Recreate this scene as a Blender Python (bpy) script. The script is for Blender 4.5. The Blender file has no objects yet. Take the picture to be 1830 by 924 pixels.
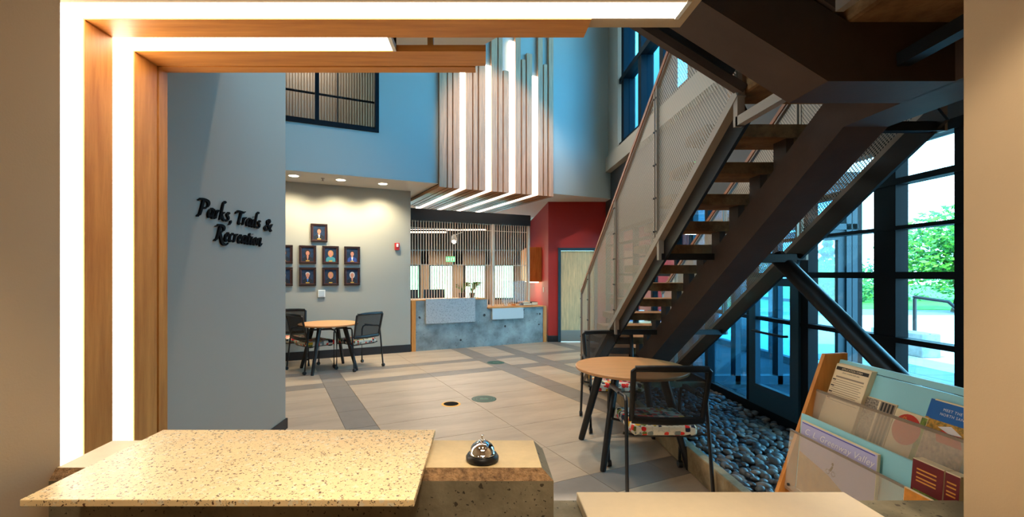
import bpy, bmesh, math, random
from mathutils import Vector, Matrix
random.seed(7)
SC = bpy.context.scene
COL = SC.collection

# ------------------------------------------------------------------ camera, world, sun, exposure
cam_d = bpy.data.cameras.new('camera'); cam = bpy.data.objects.new('camera', cam_d); COL.objects.link(cam)
cam.location = (0, 0, 1.51); cam.rotation_euler = (math.radians(90), 0, 0)
cam_d.sensor_width = 36; cam_d.lens = 815 / 1830 * 36
cam_d.shift_x = (915 - 862) / 1830; cam_d.shift_y = 28 / 1830; cam_d.clip_start = 0.02; cam_d.clip_end = 400
SC.camera = cam
SC.view_settings.view_transform = 'Standard'; SC.view_settings.look = 'None'
SC.view_settings.exposure = 0.15; SC.view_settings.gamma = 1.0; SC.view_settings.use_curve_mapping = False
SC.cycles.transparent_max_bounces = 24; SC.cycles.max_bounces = 8; SC.cycles.diffuse_bounces = 4
SC.cycles.sample_clamp_indirect = 6.0; SC.cycles.caustics_reflective = False; SC.cycles.caustics_refractive = False

W = bpy.data.worlds.new('sky'); SC.world = W; W.use_nodes = True
nt = W.node_tree; nt.nodes.clear()
wo = nt.nodes.new('ShaderNodeOutputWorld'); bg = nt.nodes.new('ShaderNodeBackground')
tc = nt.nodes.new('ShaderNodeTexCoord'); sx = nt.nodes.new('ShaderNodeSeparateXYZ'); rp = nt.nodes.new('ShaderNodeValToRGB')
nz = nt.nodes.new('ShaderNodeTexNoise'); nz.inputs['Scale'].default_value = 3.0; nz.inputs['Detail'].default_value = 5
cr = nt.nodes.new('ShaderNodeValToRGB'); mx = nt.nodes.new('ShaderNodeMixRGB')
L = nt.links.new
L(tc.outputs['Generated'], sx.inputs[0]); L(sx.outputs['Z'], rp.inputs[0])
rp.color_ramp.elements[0].position = 0.0; rp.color_ramp.elements[0].color = (0.42, 0.72, 0.86, 1)
rp.color_ramp.elements[1].position = 0.75; rp.color_ramp.elements[1].color = (0.05, 0.46, 0.80, 1)
L(tc.outputs['Generated'], nz.inputs['Vector']); L(nz.outputs['Fac'], cr.inputs[0])
cr.color_ramp.elements[0].position = 0.48; cr.color_ramp.elements[0].color = (0, 0, 0, 1)
cr.color_ramp.elements[1].position = 0.70; cr.color_ramp.elements[1].color = (0.6, 0.6, 0.6, 1)
L(cr.outputs[0], mx.inputs[0]); L(rp.outputs[0], mx.inputs[1]); mx.inputs[2].default_value = (0.62, 0.74, 0.85, 1)
L(mx.outputs[0], bg.inputs[0]); bg.inputs[1].default_value = 13.5; L(bg.outputs[0], wo.inputs[0])

sun_d = bpy.data.lights.new('sun', 'SUN'); sun = bpy.data.objects.new('sun', sun_d); COL.objects.link(sun)
sun_d.energy = 7.0; sun_d.angle = 0.02; sun_d.color = (1, 0.93, 0.8)
sun.rotation_euler = Vector((0.48, 0.25, -0.84)).to_track_quat('-Z', 'Y').to_euler()   # high, from behind the building on the left

# ------------------------------------------------------------------ helpers
A = math.radians(25); CA, SA = math.cos(A), math.sin(A)
def Lb(s, t, z):                                   # lobby axes: s along the portrait wall, t into it
    return Vector((-1.395 + s * CA - t * SA, 8.87 + s * SA + t * CA, z))
def srgb(r, g, b):
    f = lambda c: (c / 255) / 12.92 if c <= 10 else ((c / 255 + 0.055) / 1.055) ** 2.4
    return (f(r), f(g), f(b))

MATS = {}
def M(name, col, rough=0.5, metal=0.0, noise=None, bump=None, spec=0.5, emit=None, alpha=1.0, trans=0.0, stretch=None, coat=0.0):
    """noise = (scale, amount, second colour or None); bump = (scale, strength)"""
    m = bpy.data.materials.new(name); m.use_nodes = True; MATS[name] = m
    t = m.node_tree; p = t.nodes['Principled BSDF']
    p.inputs['Base Color'].default_value = (*col, 1); p.inputs['Roughness'].default_value = rough
    p.inputs['Metallic'].default_value = metal; p.inputs['Specular IOR Level'].default_value = spec
    if coat: p.inputs['Coat Weight'].default_value = coat; p.inputs['Coat Roughness'].default_value = 0.1
    if emit:
        p.inputs['Emission Color'].default_value = (*emit[0], 1); p.inputs['Emission Strength'].default_value = emit[1]
    if alpha < 1: p.inputs['Alpha'].default_value = alpha
    co = None
    if noise or bump:
        tcn = t.nodes.new('ShaderNodeTexCoord'); mp = t.nodes.new('ShaderNodeMapping')
        mp.inputs['Scale'].default_value = stretch or (1, 1, 1)
        t.links.new(tcn.outputs['Object'], mp.inputs[0]); co = mp.outputs[0]
    if noise:
        n = t.nodes.new('ShaderNodeTexNoise'); n.inputs['Scale'].default_value = noise[0]; n.inputs['Detail'].default_value = 6
        n.inputs['Roughness'].default_value = 0.65
        r = t.nodes.new('ShaderNodeValToRGB'); k = noise[1]
        c2 = noise[2] if len(noise) > 2 else tuple(c * (1 - k) for c in col)
        r.color_ramp.elements[0].position = 0.32; r.color_ramp.elements[1].position = 0.68
        r.color_ramp.elements[0].color = (*c2, 1); r.color_ramp.elements[1].color = (*(min(1, c * (1 + k * 0.5)) for c in col), 1)
        t.links.new(co, n.inputs['Vector']); t.links.new(n.outputs['Fac'], r.inputs[0]); t.links.new(r.outputs[0], p.inputs['Base Color'])
    if bump:
        n2 = t.nodes.new('ShaderNodeTexNoise'); n2.inputs['Scale'].default_value = bump[0]; n2.inputs['Detail'].default_value = 5
        b = t.nodes.new('ShaderNodeBump'); b.inputs['Strength'].default_value = bump[1]; b.inputs['Distance'].default_value = 0.01
        t.links.new(co, n2.inputs['Vector']); t.links.new(n2.outputs['Fac'], b.inputs['Height']); t.links.new(b.outputs[0], p.inputs['Normal'])
    return m

def speckle(m, scale, dots, base_keep=0.0):
    """scatter chips of the given colours over a principled material: dots = [(colour, threshold, scale)]"""
    t = m.node_tree; p = t.nodes['Principled BSDF']
    tcn = t.nodes.new('ShaderNodeTexCoord')
    prev = None
    if p.inputs['Base Color'].is_linked:
        prev = p.inputs['Base Color'].links[0].from_socket
    for i, (c, thr, sc) in enumerate(dots):
        v = t.nodes.new('ShaderNodeTexVoronoi'); v.inputs['Scale'].default_value = sc
        nzz = t.nodes.new('ShaderNodeTexNoise'); nzz.inputs['Scale'].default_value = sc * 1.7
        add = t.nodes.new('ShaderNodeMixRGB'); add.inputs[0].default_value = 0.015 + 0.15 / sc
        t.links.new(tcn.outputs['Object'], add.inputs[1]); t.links.new(nzz.outputs['Color'], add.inputs[2])
        t.links.new(tcn.outputs['Object'], nzz.inputs['Vector']); t.links.new(add.outputs[0], v.inputs['Vector'])
        sep = t.nodes.new('ShaderNodeSeparateColor'); t.links.new(v.outputs['Color'], sep.inputs[0])
        mul = t.nodes.new('ShaderNodeMath'); mul.operation = 'MULTIPLY'; mul.inputs[1].default_value = thr
        t.links.new(sep.outputs[i % 3], mul.inputs[0])
        lt = t.nodes.new('ShaderNodeMath'); lt.operation = 'LESS_THAN'
        t.links.new(v.outputs['Distance'], lt.inputs[0]); t.links.new(mul.outputs[0], lt.inputs[1])
        mixn = t.nodes.new('ShaderNodeMixRGB'); mixn.inputs[2].default_value = (*c, 1)
        t.links.new(lt.outputs[0], mixn.inputs[0])
        if prev: t.links.new(prev, mixn.inputs[1])
        else: mixn.inputs[1].default_value = p.inputs['Base Color'].default_value
        prev = mixn.outputs[0]
    t.links.new(prev, p.inputs['Base Color'])
    return m

def glass(name, tint, refl=1.0, rough=0.0):
    m = bpy.data.materials.new(name); m.use_nodes = True; MATS[name] = m
    t = m.node_tree; t.nodes.clear()
    o = t.nodes.new('ShaderNodeOutputMaterial'); tr = t.nodes.new('ShaderNodeBsdfTransparent'); gl = t.nodes.new('ShaderNodeBsdfGlossy')
    fr = t.nodes.new('ShaderNodeFresnel'); mi = t.nodes.new('ShaderNodeMixShader'); mu = t.nodes.new('ShaderNodeMath')
    fr.inputs['IOR'].default_value = 1.5; mu.operation = 'MULTIPLY'; mu.inputs[1].default_value = refl
    tr.inputs[0].default_value = (*tint, 1); gl.inputs['Roughness'].default_value = rough; gl.inputs['Color'].default_value = (0.9, 0.95, 1, 1)
    ge = t.nodes.new('ShaderNodeNewGeometry'); io = t.nodes.new('ShaderNodeMapRange')
    io.inputs['To Min'].default_value = 1.5; io.inputs['To Max'].default_value = 1/1.5
    t.links.new(ge.outputs['Backfacing'], io.inputs['Value']); t.links.new(io.outputs[0], fr.inputs['IOR'])
    t.links.new(fr.outputs[0], mu.inputs[0]); t.links.new(mu.outputs[0], mi.inputs[0]); t.links.new(tr.outputs[0], mi.inputs[1]); t.links.new(gl.outputs[0], mi.inputs[2])
    t.links.new(mi.outputs[0], o.inputs[0]); return m

def sheer(name, col, opacity, rough=0.6, gloss=0.0):
    """see-through woven mesh or frosted acrylic"""
    m = bpy.data.materials.new(name); m.use_nodes = True; MATS[name] = m
    t = m.node_tree; p = t.nodes['Principled BSDF']; o = t.nodes['Material Output']
    p.inputs['Base Color'].default_value = (*col, 1); p.inputs['Roughness'].default_value = rough
    tr = t.nodes.new('ShaderNodeBsdfTransparent'); mi = t.nodes.new('ShaderNodeMixShader'); mi.inputs[0].default_value = opacity
    t.links.new(tr.outputs[0], mi.inputs[1]); t.links.new(p.outputs[0], mi.inputs[2]); t.links.new(mi.outputs[0], o.inputs[0]); return m

def emis(name, col, strength):
    return M(name, col, 0.5, emit=(col, strength))

class MB:
    """collects shapes; build() links them as ONE mesh object"""
    def __init__(s): s.v = []; s.f = []; s.mi = []; s.sm = []; s.cur = 0; s.fr = None
    def mat(s, i): s.cur = i; return s
    def frame(s, f): s.fr = f; return s
    def add(s, vs, fs, smooth=False):
        n = len(s.v)
        for p in vs:
            s.v.append(Vector(s.fr(*p)) if s.fr else Vector(p))
        for f in fs: s.f.append([n + i for i in f]); s.mi.append(s.cur); s.sm.append(smooth)
        return s
    def box(s, x0, x1, y0, y1, z0, z1):
        return s.add([(x0,y0,z0),(x1,y0,z0),(x1,y1,z0),(x0,y1,z0),(x0,y0,z1),(x1,y0,z1),(x1,y1,z1),(x0,y1,z1)],
                     [(0,3,2,1),(4,5,6,7),(0,1,5,4),(1,2,6,5),(2,3,7,6),(3,0,4,7)])
    def bbox(s, x0, x1, y0, y1, z0, z1, b=0.004):
        """box with bevelled edges"""
        bm = bmesh.new(); bmesh.ops.create_cube(bm, size=1)
        for v in bm.verts: v.co = Vector(((x0+x1)/2 + v.co.x*(x1-x0), (y0+y1)/2 + v.co.y*(y1-y0), (z0+z1)/2 + v.co.z*(z1-z0)))
        bmesh.ops.bevel(bm, geom=bm.edges[:], offset=b, segments=2, affect='EDGES', profile=0.5)
        return s.bm(bm)
    def bm(s, bm, smooth=False, mtx=None):
        bm.verts.index_update()
        s.add([tuple((mtx @ v.co) if mtx else v.co) for v in bm.verts], [[v.index for v in f.verts] for f in bm.faces], smooth); bm.free(); return s
    def prism(s, poly, lift):
        """poly: 3D points, lift: vector"""
        n = len(poly); lift = Vector(lift); P = [Vector(p) for p in poly]
        vs = [tuple(p) for p in P] + [tuple(p + lift) for p in P]
        fs = [tuple(range(n))[::-1], tuple(range(n, 2*n))] + [(i, (i+1) % n, n + (i+1) % n, n + i) for i in range(n)]
        return s.add(vs, fs)
    def bar(s, a, b, w, h, up=(0,0,1)):
        """rectangular bar from a to b; w sideways, h along up"""
        a, b = Vector(a), Vector(b); d = (b - a).normalized(); u = Vector(up); r = d.cross(u).normalized(); u = r.cross(d).normalized()
        q = [r*w/2 + u*h/2, -r*w/2 + u*h/2, -r*w/2 - u*h/2, r*w/2 - u*h/2]
        return s.prism([a + k for k in q], b - a)
    def tube(s, pts, rad, n=10, caps=True, flat=1.0, ref=(0,0,1)):
        P = [Vector(p) for p in pts]; rr = rad if isinstance(rad, (list, tuple)) else [rad]*len(P)
        vs = []; fs = []; up = Vector(ref)
        for i, p in enumerate(P):
            d = (P[min(i+1, len(P)-1)] - P[max(i-1, 0)]).normalized()
            r = d.cross(up)
            if r.length < 1e-3: r = d.cross(Vector((1, 0, 0)))
            r.normalize(); u = r.cross(d).normalized()
            for k in range(n):
                a = 2*math.pi*k/n; vs.append(tuple(p + r*math.cos(a)*rr[i] + u*math.sin(a)*rr[i]*flat))
        for i in range(len(P)-1):
            for k in range(n): fs.append((i*n+k, i*n+(k+1) % n, (i+1)*n+(k+1) % n, (i+1)*n+k))
        if caps: fs.append(tuple(range(n))[::-1]); fs.append(tuple(range((len(P)-1)*n, len(P)*n)))
        return s.add(vs, fs, True)
    def lathe(s, prof, c=(0,0,0), n=24):
        vs = []; fs = []
        for r, z in prof:
            for k in range(n): a = 2*math.pi*k/n; vs.append((c[0]+r*math.cos(a), c[1]+r*math.sin(a), c[2]+z))
        for i in range(len(prof)-1):
            for k in range(n): fs.append((i*n+k, i*n+(k+1) % n, (i+1)*n+(k+1) % n, (i+1)*n+k))
        fs.append(tuple(range(n))[::-1]); fs.append(tuple(range((len(prof)-1)*n, len(prof)*n)))
        return s.add(vs, fs, True)
    def cyl(s, c, r, z0, z1, n=16): return s.lathe([(r, z0), (r, z1)], c, n)
    def ball(s, c, r, sub=2, sc=(1,1,1)):
        bm = bmesh.new(); bmesh.ops.create_icosphere(bm, subdivisions=sub, radius=r)
        for v in bm.verts: v.co = Vector((v.co.x*sc[0]+c[0], v.co.y*sc[1]+c[1], v.co.z*sc[2]+c[2]))
        return s.bm(bm, True)
    def build(s, name, mats, parent=None, local=False, auto=False):
        if not isinstance(mats, (list, tuple)): mats = [mats]
        me = bpy.data.meshes.new(name); off = Vector()
        vs = s.v
        o = bpy.data.objects.new(name, me); COL.objects.link(o)
        if parent:
            o.parent = parent
            if not local:
                inv = wm(parent).inverted(); vs = [inv @ v for v in vs]
        elif vs:
            c = Vector(((min(v.x for v in vs)+max(v.x for v in vs))/2, (min(v.y for v in vs)+max(v.y for v in vs))/2, min(v.z for v in vs)))
            vs = [v - c for v in vs]; o.location = c
        me.from_pydata([tuple(v) for v in vs], [], s.f)
        for m in mats: me.materials.append(MATS[m] if isinstance(m, str) else m)
        me.polygons.foreach_set('material_index', s.mi); me.polygons.foreach_set('use_smooth', s.sm)
        me.update()
        if any(s.sm):
            try: me.set_sharp_from_angle(angle=math.radians(40))
            except Exception: pass
        bm = bmesh.new(); bm.from_mesh(me); bmesh.ops.recalc_face_normals(bm, faces=bm.faces); bm.to_mesh(me); bm.free()
        return o

def wm(o):
    m = Matrix.LocRotScale(o.location, o.rotation_euler, o.scale)
    return wm(o.parent) @ m if o.parent else m
def tag(o, label=None, cat=None, group=None, kind=None):
    if label: o['label'] = label
    if cat: o['category'] = cat
    if group: o['group'] = group
    if kind: o['kind'] = kind
    return o
def empty(name, loc, rz=0, label=None, cat=None, group=None, kind=None):
    o = bpy.data.objects.new(name, None); COL.objects.link(o); o.location = loc; o.rotation_euler = (0, 0, rz); o.empty_display_size = 0.1
    return tag(o, label, cat, group, kind)
def copy_tree(o, parent=None):
    c = o.copy(); COL.objects.link(c); c.parent = parent
    for ch in list(o.children): copy_tree(ch, c)
    return c
def share(o, name, parent, loc=None):               # an alike piece sharing mesh data
    c = bpy.data.objects.new(name, o.data); COL.objects.link(c); c.parent = parent
    if loc: c.location = loc
    return c
def mesh_text(s, size, shear=0.0, align='CENTER', extrude=0.0, spacing=1.0):
    cu = bpy.data.curves.new('lettering', 'FONT'); cu.body = s; cu.size = size; cu.align_x = align; cu.shear = shear; cu.extrude = extrude
    cu.space_character = spacing; cu.resolution_u = 3
    o = bpy.data.objects.new('lettering', cu); COL.objects.link(o)
    dg = bpy.context.evaluated_depsgraph_get(); me = bpy.data.meshes.new_from_object(o.evaluated_get(dg))
    vs = [tuple(v.co) for v in me.vertices]; fs = [tuple(p.vertices) for p in me.polygons]
    bpy.data.objects.remove(o); bpy.data.curves.remove(cu); bpy.data.meshes.remove(me)
    return vs, fs
def spot(name, loc, parent, energy, col, size=2.2, blend=0.9, rad=0.05, aim=(0,0,-1)):
    d = bpy.data.lights.new(name, 'SPOT'); d.energy = energy; d.color = col; d.spot_size = size; d.spot_blend = blend; d.shadow_soft_size = rad
    o = bpy.data.objects.new(name, d); COL.objects.link(o); o.location = loc; o.rotation_euler = Vector(aim).to_track_quat('-Z', 'Y').to_euler()
    if parent: o.parent = parent; o.location = wm(parent).inverted() @ Vector(loc)
    return o
def area(name, loc, parent, energy, col, sx, sy):
    d = bpy.data.lights.new(name, 'AREA'); d.energy = energy; d.color = col; d.shape = 'RECTANGLE'; d.size = sx; d.size_y = sy
    o = bpy.data.objects.new(name, d); COL.objects.link(o); o.location = loc
    if parent: o.parent = parent; o.location = wm(parent).inverted() @ Vector(loc)
    return o

# ------------------------------------------------------------------ materials
M('beige_paint', srgb(178, 154, 122), 0.75, bump=(180, 0.05))
M('grey_paint', srgb(162, 146, 126), 0.7, bump=(160, 0.05))
M('portrait_paint', srgb(162, 159, 146), 0.75, bump=(160, 0.05))
M('blue_paint', srgb(164, 172, 166), 0.6, bump=(160, 0.04))
M('soffit_paint', srgb(226, 219, 206), 0.7)
M('roof_paint', srgb(200, 200, 198), 0.8)
M('red_paint', srgb(172, 32, 16), 0.55, bump=(160, 0.04))
M('black_base', srgb(24, 24, 27), 0.45)
M('grout', srgb(120, 104, 88), 0.8)
M('tile_tan', srgb(178, 158, 134), 0.38, noise=(1.6, 0.2, srgb(156, 136, 114)), bump=(14, 0.05), stretch=(0.6, 2.2, 1))
M('tile_grey', srgb(126, 116, 106), 0.42, noise=(5, 0.12), bump=(20, 0.04))
M('maple', srgb(206, 140, 70), 0.42, noise=(3.0, 0.25, srgb(184, 114, 52)), stretch=(9, 9, 0.8), spec=0.3)
M('maple_flat', srgb(206, 140, 70), 0.42, noise=(3.0, 0.25, srgb(184, 114, 52)), stretch=(0.8, 9, 9), spec=0.3)
M('birch', srgb(226, 194, 142), 0.5, noise=(4.0, 0.15, srgb(186, 162, 124)), stretch=(7, 7, 0.7))
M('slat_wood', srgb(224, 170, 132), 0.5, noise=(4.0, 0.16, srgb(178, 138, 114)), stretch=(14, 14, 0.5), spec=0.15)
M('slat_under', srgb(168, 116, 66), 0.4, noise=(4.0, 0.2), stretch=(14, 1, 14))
M('table_wood', srgb(214, 152, 96), 0.4, noise=(3, 0.1), stretch=(1, 8, 1), coat=0.2)
M('rail_wood', srgb(160, 88, 40), 0.4, noise=(8, 0.25))
M('black_metal', srgb(17, 16, 17), 0.42, 0.1)
M('letter_black', srgb(10, 10, 11), 0.8, spec=0.1)
M('steel_dark', srgb(78, 60, 50), 0.55, 0.0, noise=(3, 0.18), bump=(60, 0.04), spec=0.2)
M('steel_mesh', srgb(186, 172, 156), 0.45, 0.3)
M('steel_frame', srgb(166, 150, 134), 0.42, 0.35)
M('sill_paint', srgb(170, 164, 150), 0.6)
M('frame_black', srgb(13, 20, 26), 0.55, 0.0, spec=0.12)
M('frame_blue', srgb(36, 64, 76), 0.5, 0.0, spec=0.3)
M('spandrel', srgb(70, 72, 74), 0.5, 0.3)
M('tread_concrete', srgb(150, 110, 72), 0.75, noise=(7, 0.3, srgb(104, 72, 44)), bump=(40, 0.3), spec=0.15)
M('concrete_warm', srgb(140, 130, 106), 0.68, noise=(5, 0.3, srgb(98, 90, 70)), bump=(30, 0.3))
speckle(MATS['concrete_warm'], 30, [(srgb(60, 52, 40), 0.22, 34), (srgb(50, 44, 34), 0.2, 80)])
M('concrete_top', srgb(220, 194, 144), 0.5, noise=(7, 0.16), bump=(60, 0.06))
M('concrete_rough', srgb(160, 124, 84), 0.85, noise=(60, 0.5, srgb(96, 72, 48)), bump=(90, 1.0))
M('concrete_blue', srgb(142, 154, 154), 0.65, noise=(3.0, 0.3, srgb(100, 106, 106)), bump=(25, 0.2))
speckle(MATS['concrete_blue'], 10, [(srgb(44, 46, 46), 0.16, 5), (srgb(70, 74, 74), 0.16, 18)])
M('curb_concrete', srgb(172, 156, 130), 0.7, noise=(9, 0.22), bump=(50, 0.2))
M('stone_curb', srgb(160, 136, 100), 0.8, noise=(6, 0.4, srgb(118, 96, 66)), bump=(20, 0.5))
M('terrazzo', srgb(242, 212, 158), 0.42, noise=(9, 0.08))
speckle(MATS['terrazzo'], 60, [(srgb(236, 220, 186), 0.5, 70), (srgb(112, 82, 52), 0.36, 105), (srgb(96, 58, 36), 0.27, 62), (srgb(66, 50, 38), 0.3, 150)])
M('terrazzo_grey', srgb(178, 178, 176), 0.4)
speckle(MATS['terrazzo_grey'], 60, [(srgb(110, 112, 114), 0.42, 60), (srgb(90, 84, 78), 0.36, 90)])
M('white_counter', srgb(220, 198, 162), 0.4, noise=(30, 0.03))
M('panel_pale', srgb(186, 196, 198), 0.5)
M('chrome', (0.86, 0.86, 0.88), 0.06, 1.0)
M('black_plastic', srgb(18, 18, 19), 0.35)
M('aluminium', srgb(166, 160, 150), 0.35, 0.8)
M('white_plastic', srgb(226, 224, 216), 0.4)
M('red_plastic', srgb(190, 40, 30), 0.35)
M('paper', srgb(234, 214, 178), 0.7)
M('ink', srgb(44, 38, 34), 0.7)
M('grey_print', srgb(150, 132, 112), 0.7)
M('print_blue', srgb(24, 98, 176), 0.35)
M('print_lilac', srgb(186, 182, 222), 0.4)
M('print_navy', srgb(62, 66, 172), 0.4)
M('print_field', srgb(196, 150, 84), 0.5, noise=(40, 0.3))
M('print_white', srgb(240, 236, 236), 0.4)
M('print_red', srgb(206, 50, 28), 0.4)
M('print_maroon', srgb(112, 16, 22), 0.4)
M('print_gold', srgb(226, 152, 62), 0.4)
M('print_green', srgb(126, 146, 52), 0.5, noise=(60, 0.6, srgb(60, 80, 30)))
M('print_autumn', srgb(206, 146, 44), 0.5, noise=(90, 0.7, srgb(90, 90, 30)))
M('print_photo', srgb(170, 156, 140), 0.5, noise=(150, 0.8, srgb(40, 36, 30)))
M('print_rock', srgb(196, 168, 146), 0.5, noise=(80, 0.5, srgb(110, 84, 70)))
M('print_orange', srgb(222, 140, 40), 0.5, noise=(30, 0.3))
M('rack_back', srgb(150, 212, 226), 0.35)  # cyan of a sky reflection tinted into the pale panel colour
sheer('acrylic', srgb(226, 208, 184), 0.32, 0.35)
sheer('acrylic_rim', srgb(150, 132, 114), 0.75, 0.3)
sheer('chair_mesh', srgb(22, 21, 22), 0.82, 0.8)
sheer('clear_acrylic', srgb(200, 220, 225), 0.14, 0.15)
glass('glass_clear', (0.80, 0.93, 0.97), 1.0)
glass('glass_blue', (0.42, 0.76, 0.92), 1.0)
glass('glass_upper', (0.40, 0.82, 1.0), 0.8)
glass('glass_plain', (0.9, 0.93, 0.95), 0.15)
emis('strip_light', (1.0, 0.92, 0.78), 8.5)
emis('slat_light', (1.0, 0.90, 0.76), 6.0)
emis('down_light', (1.0, 0.9, 0.7), 14.0)
emis('pendant_light', (1.0, 0.85, 0.66), 4.0)
emis('exit_green', (0.05, 0.9, 0.18), 1.6)
emis('cabinet_light', (1.0, 0.72, 0.4), 9.0)
M('portrait_back', srgb(30, 52, 76), 0.4, noise=(14, 0.5, srgb(16, 26, 44)))
M('frame_wood', srgb(42, 24, 20), 0.35)
M('frame_lip', srgb(96, 50, 36), 0.35)
M('skin', srgb(188, 122, 98), 0.6)
M('suit_dark', srgb(20, 24, 34), 0.7)
M('suit_blue', srgb(40, 66, 130), 0.7)
M('top_teal', srgb(58, 128, 136), 0.7)
M('hair_brown', srgb(52, 32, 24), 0.7)
M('hair_grey', srgb(190, 186, 178), 0.7)
M('hair_blond', srgb(172, 122, 74), 0.7)
M('shirt_white', srgb(214, 220, 228), 0.7)
M('tie_blue', srgb(52, 110, 180), 0.6)
M('brass', srgb(206, 164, 70), 0.4, 0.3)
M('pebble_a', srgb(92, 92, 92), 0.45, noise=(14, 0.3))
M('pebble_b', srgb(66, 68, 72), 0.4, noise=(14, 0.3))
M('pebble_c', srgb(118, 108, 98), 0.5, noise=(14, 0.3))
M('decal_green', srgb(20, 58, 44), 0.35)
M('decal_ring', srgb(70, 116, 96), 0.4)
M('decal_yellow', srgb(226, 160, 24), 0.4)
M('mat_dark', srgb(44, 52, 58), 0.9, noise=(60, 0.3))
M('plaza', srgb(206, 204, 198), 0.8, noise=(2, 0.12))
M('apron_shade_tone', srgb(84, 94, 102), 0.6, noise=(3, 0.15))  # dark tone stands in for building shade on the plaza
M('asphalt', srgb(128, 128, 130), 0.85, noise=(3, 0.1))
M('grass', srgb(96, 172, 40), 0.9, noise=(1.2, 0.35, srgb(60, 130, 24)), bump=(60, 0.4))
M('leaf_a', srgb(104, 168, 36), 0.6); M('leaf_b', srgb(60, 124, 34), 0.6); M('leaf_c', srgb(24, 78, 44), 0.6)
M('bark', srgb(86, 66, 50), 0.9, bump=(20, 0.6))
M('office_dark', srgb(30, 28, 28), 0.7)
M('office_wall', srgb(150, 128, 104), 0.7)
M('yellow_wall', srgb(232, 216, 160), 0.8)
M('grille_rod', srgb(228, 196, 164), 0.4, 0.1)
M('ribbed', srgb(160, 142, 124), 0.5, 0.3)
def brick_mat():
    m = M('brick', srgb(150, 110, 90), 0.8); t = m.node_tree; b = t.nodes.new('ShaderNodeTexBrick'); c = t.nodes.new('ShaderNodeTexCoord'); mp = t.nodes.new('ShaderNodeMapping')
    mp.inputs['Rotation'].default_value = (math.radians(90), 0, math.radians(90)); mp.inputs['Scale'].default_value = (4, 4, 4)
    b.inputs['Color1'].default_value = (*srgb(92, 72, 64), 1); b.inputs['Color2'].default_value = (*srgb(64, 50, 46), 1); b.inputs['Mortar'].default_value = (*srgb(128, 124, 118), 1)  # brick tones darkened to stand in for shade
    t.links.new(c.outputs['Object'], mp.inputs[0]); t.links.new(mp.outputs[0], b.inputs['Vector']); t.links.new(b.outputs[0], t.nodes['Principled BSDF'].inputs['Base Color'])
brick_mat()
def dots_mat():
    m = M('dot_fabric', (0.8, 0.8, 0.8), 0.9); t = m.node_tree; p = t.nodes['Principled BSDF']
    v = t.nodes.new('ShaderNodeTexVoronoi'); v.inputs['Scale'].default_value = 27; v.inputs['Randomness'].default_value = 0.3
    c = t.nodes.new('ShaderNodeTexCoord'); r = t.nodes.new('ShaderNodeValToRGB'); s = t.nodes.new('ShaderNodeSeparateColor')
    t.links.new(c.outputs['Object'], v.inputs['Vector']); t.links.new(v.outputs['Color'], s.inputs[0]); t.links.new(s.outputs[0], r.inputs[0])
    r.color_ramp.interpolation = 'CONSTANT'; e = r.color_ramp.elements
    pal = [(214, 206, 186), (206, 30, 24), (18, 22, 48), (208, 200, 184), (212, 156, 24), (104, 112, 44), (218, 210, 190), (24, 24, 28), (222, 60, 44), (120, 130, 126)]
    e[0].position = 0; e[0].color = (*srgb(*pal[0]), 1); e[1].position = 0.1; e[1].color = (*srgb(*pal[1]), 1)
    for i in range(2, 10):
        k = e.new(i / 10); k.color = (*srgb(*pal[i]), 1)
    lt = t.nodes.new('ShaderNodeMath'); lt.operation = 'LESS_THAN'; lt.inputs[1].default_value = 0.66; mx_ = t.nodes.new('ShaderNodeMixRGB')
    mx_.inputs[1].default_value = (*srgb(196, 190, 172), 1)
    t.links.new(v.outputs['Distance'], lt.inputs[0]); t.links.new(lt.outputs[0], mx_.inputs[0]); t.links.new(r.outputs[0], mx_.inputs[2]); t.links.new(mx_.outputs[0], p.inputs['Base Color'])
dots_mat()
# ------------------------------------------------------------------ the setting
def struct(name, mb, mats, label=None):
    return tag(mb.build(name, mats), label, None, None, 'structure')

floor = empty('floor', (0, 0, 0), kind='structure')
MB().box(-6.5, 2.75, -1.6, 17, -0.12, -0.006).build('subfloor', 'grout', floor)
TC = {}
def tile(s0, s1, t0, t1, m, name):
    g = 0.004; w, d = round(s1 - s0 - g, 3), round(t1 - t0 - g, 3); c = Lb((s0+s1)/2, (t0+t1)/2, 0)
    if c.x > 2.9 or c.y < 0.9 or (c.x < -2.2 and c.y < 4.3) or (c.x > 1.9 and 2.2 < c.y < 5.5) or (c.x > 1.35 and c.y > 10.3) or c.x < -5.2: return
    if (w, d, m) not in TC:
        o = MB().bbox(-w/2, w/2, -d/2, d/2, -0.006, 0, 0.0015).build(name, m, floor, local=True); TC[(w, d, m)] = o
    else: o = share(TC[(w, d, m)], name, floor)
    o.location = c; o.rotation_euler = (0, 0, A)
sband = [(-1.815, -1.51), (0.83, 1.16), (1.695, 2.0), (3.06, 3.36)]
scuts = [-4.2, -3.02, -1.815, -1.51, -0.30, 0.83, 1.16, 1.695, 2.0, 3.06, 3.36, 4.5, 5.7]
tband = [(-1.385, -1.155), (-2.25, -1.965), (-6.158, -5.855), (-9.6, -9.3)]
tcuts = [-9.6, -9.3, -8.8, -8.2, -7.6, -6.88, -6.158, -5.855, -5.254, -4.653, -4.052, -3.451, -2.85, -2.25, -1.965, -1.385, -1.155, -0.56, 0.04, 0.6]
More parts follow.
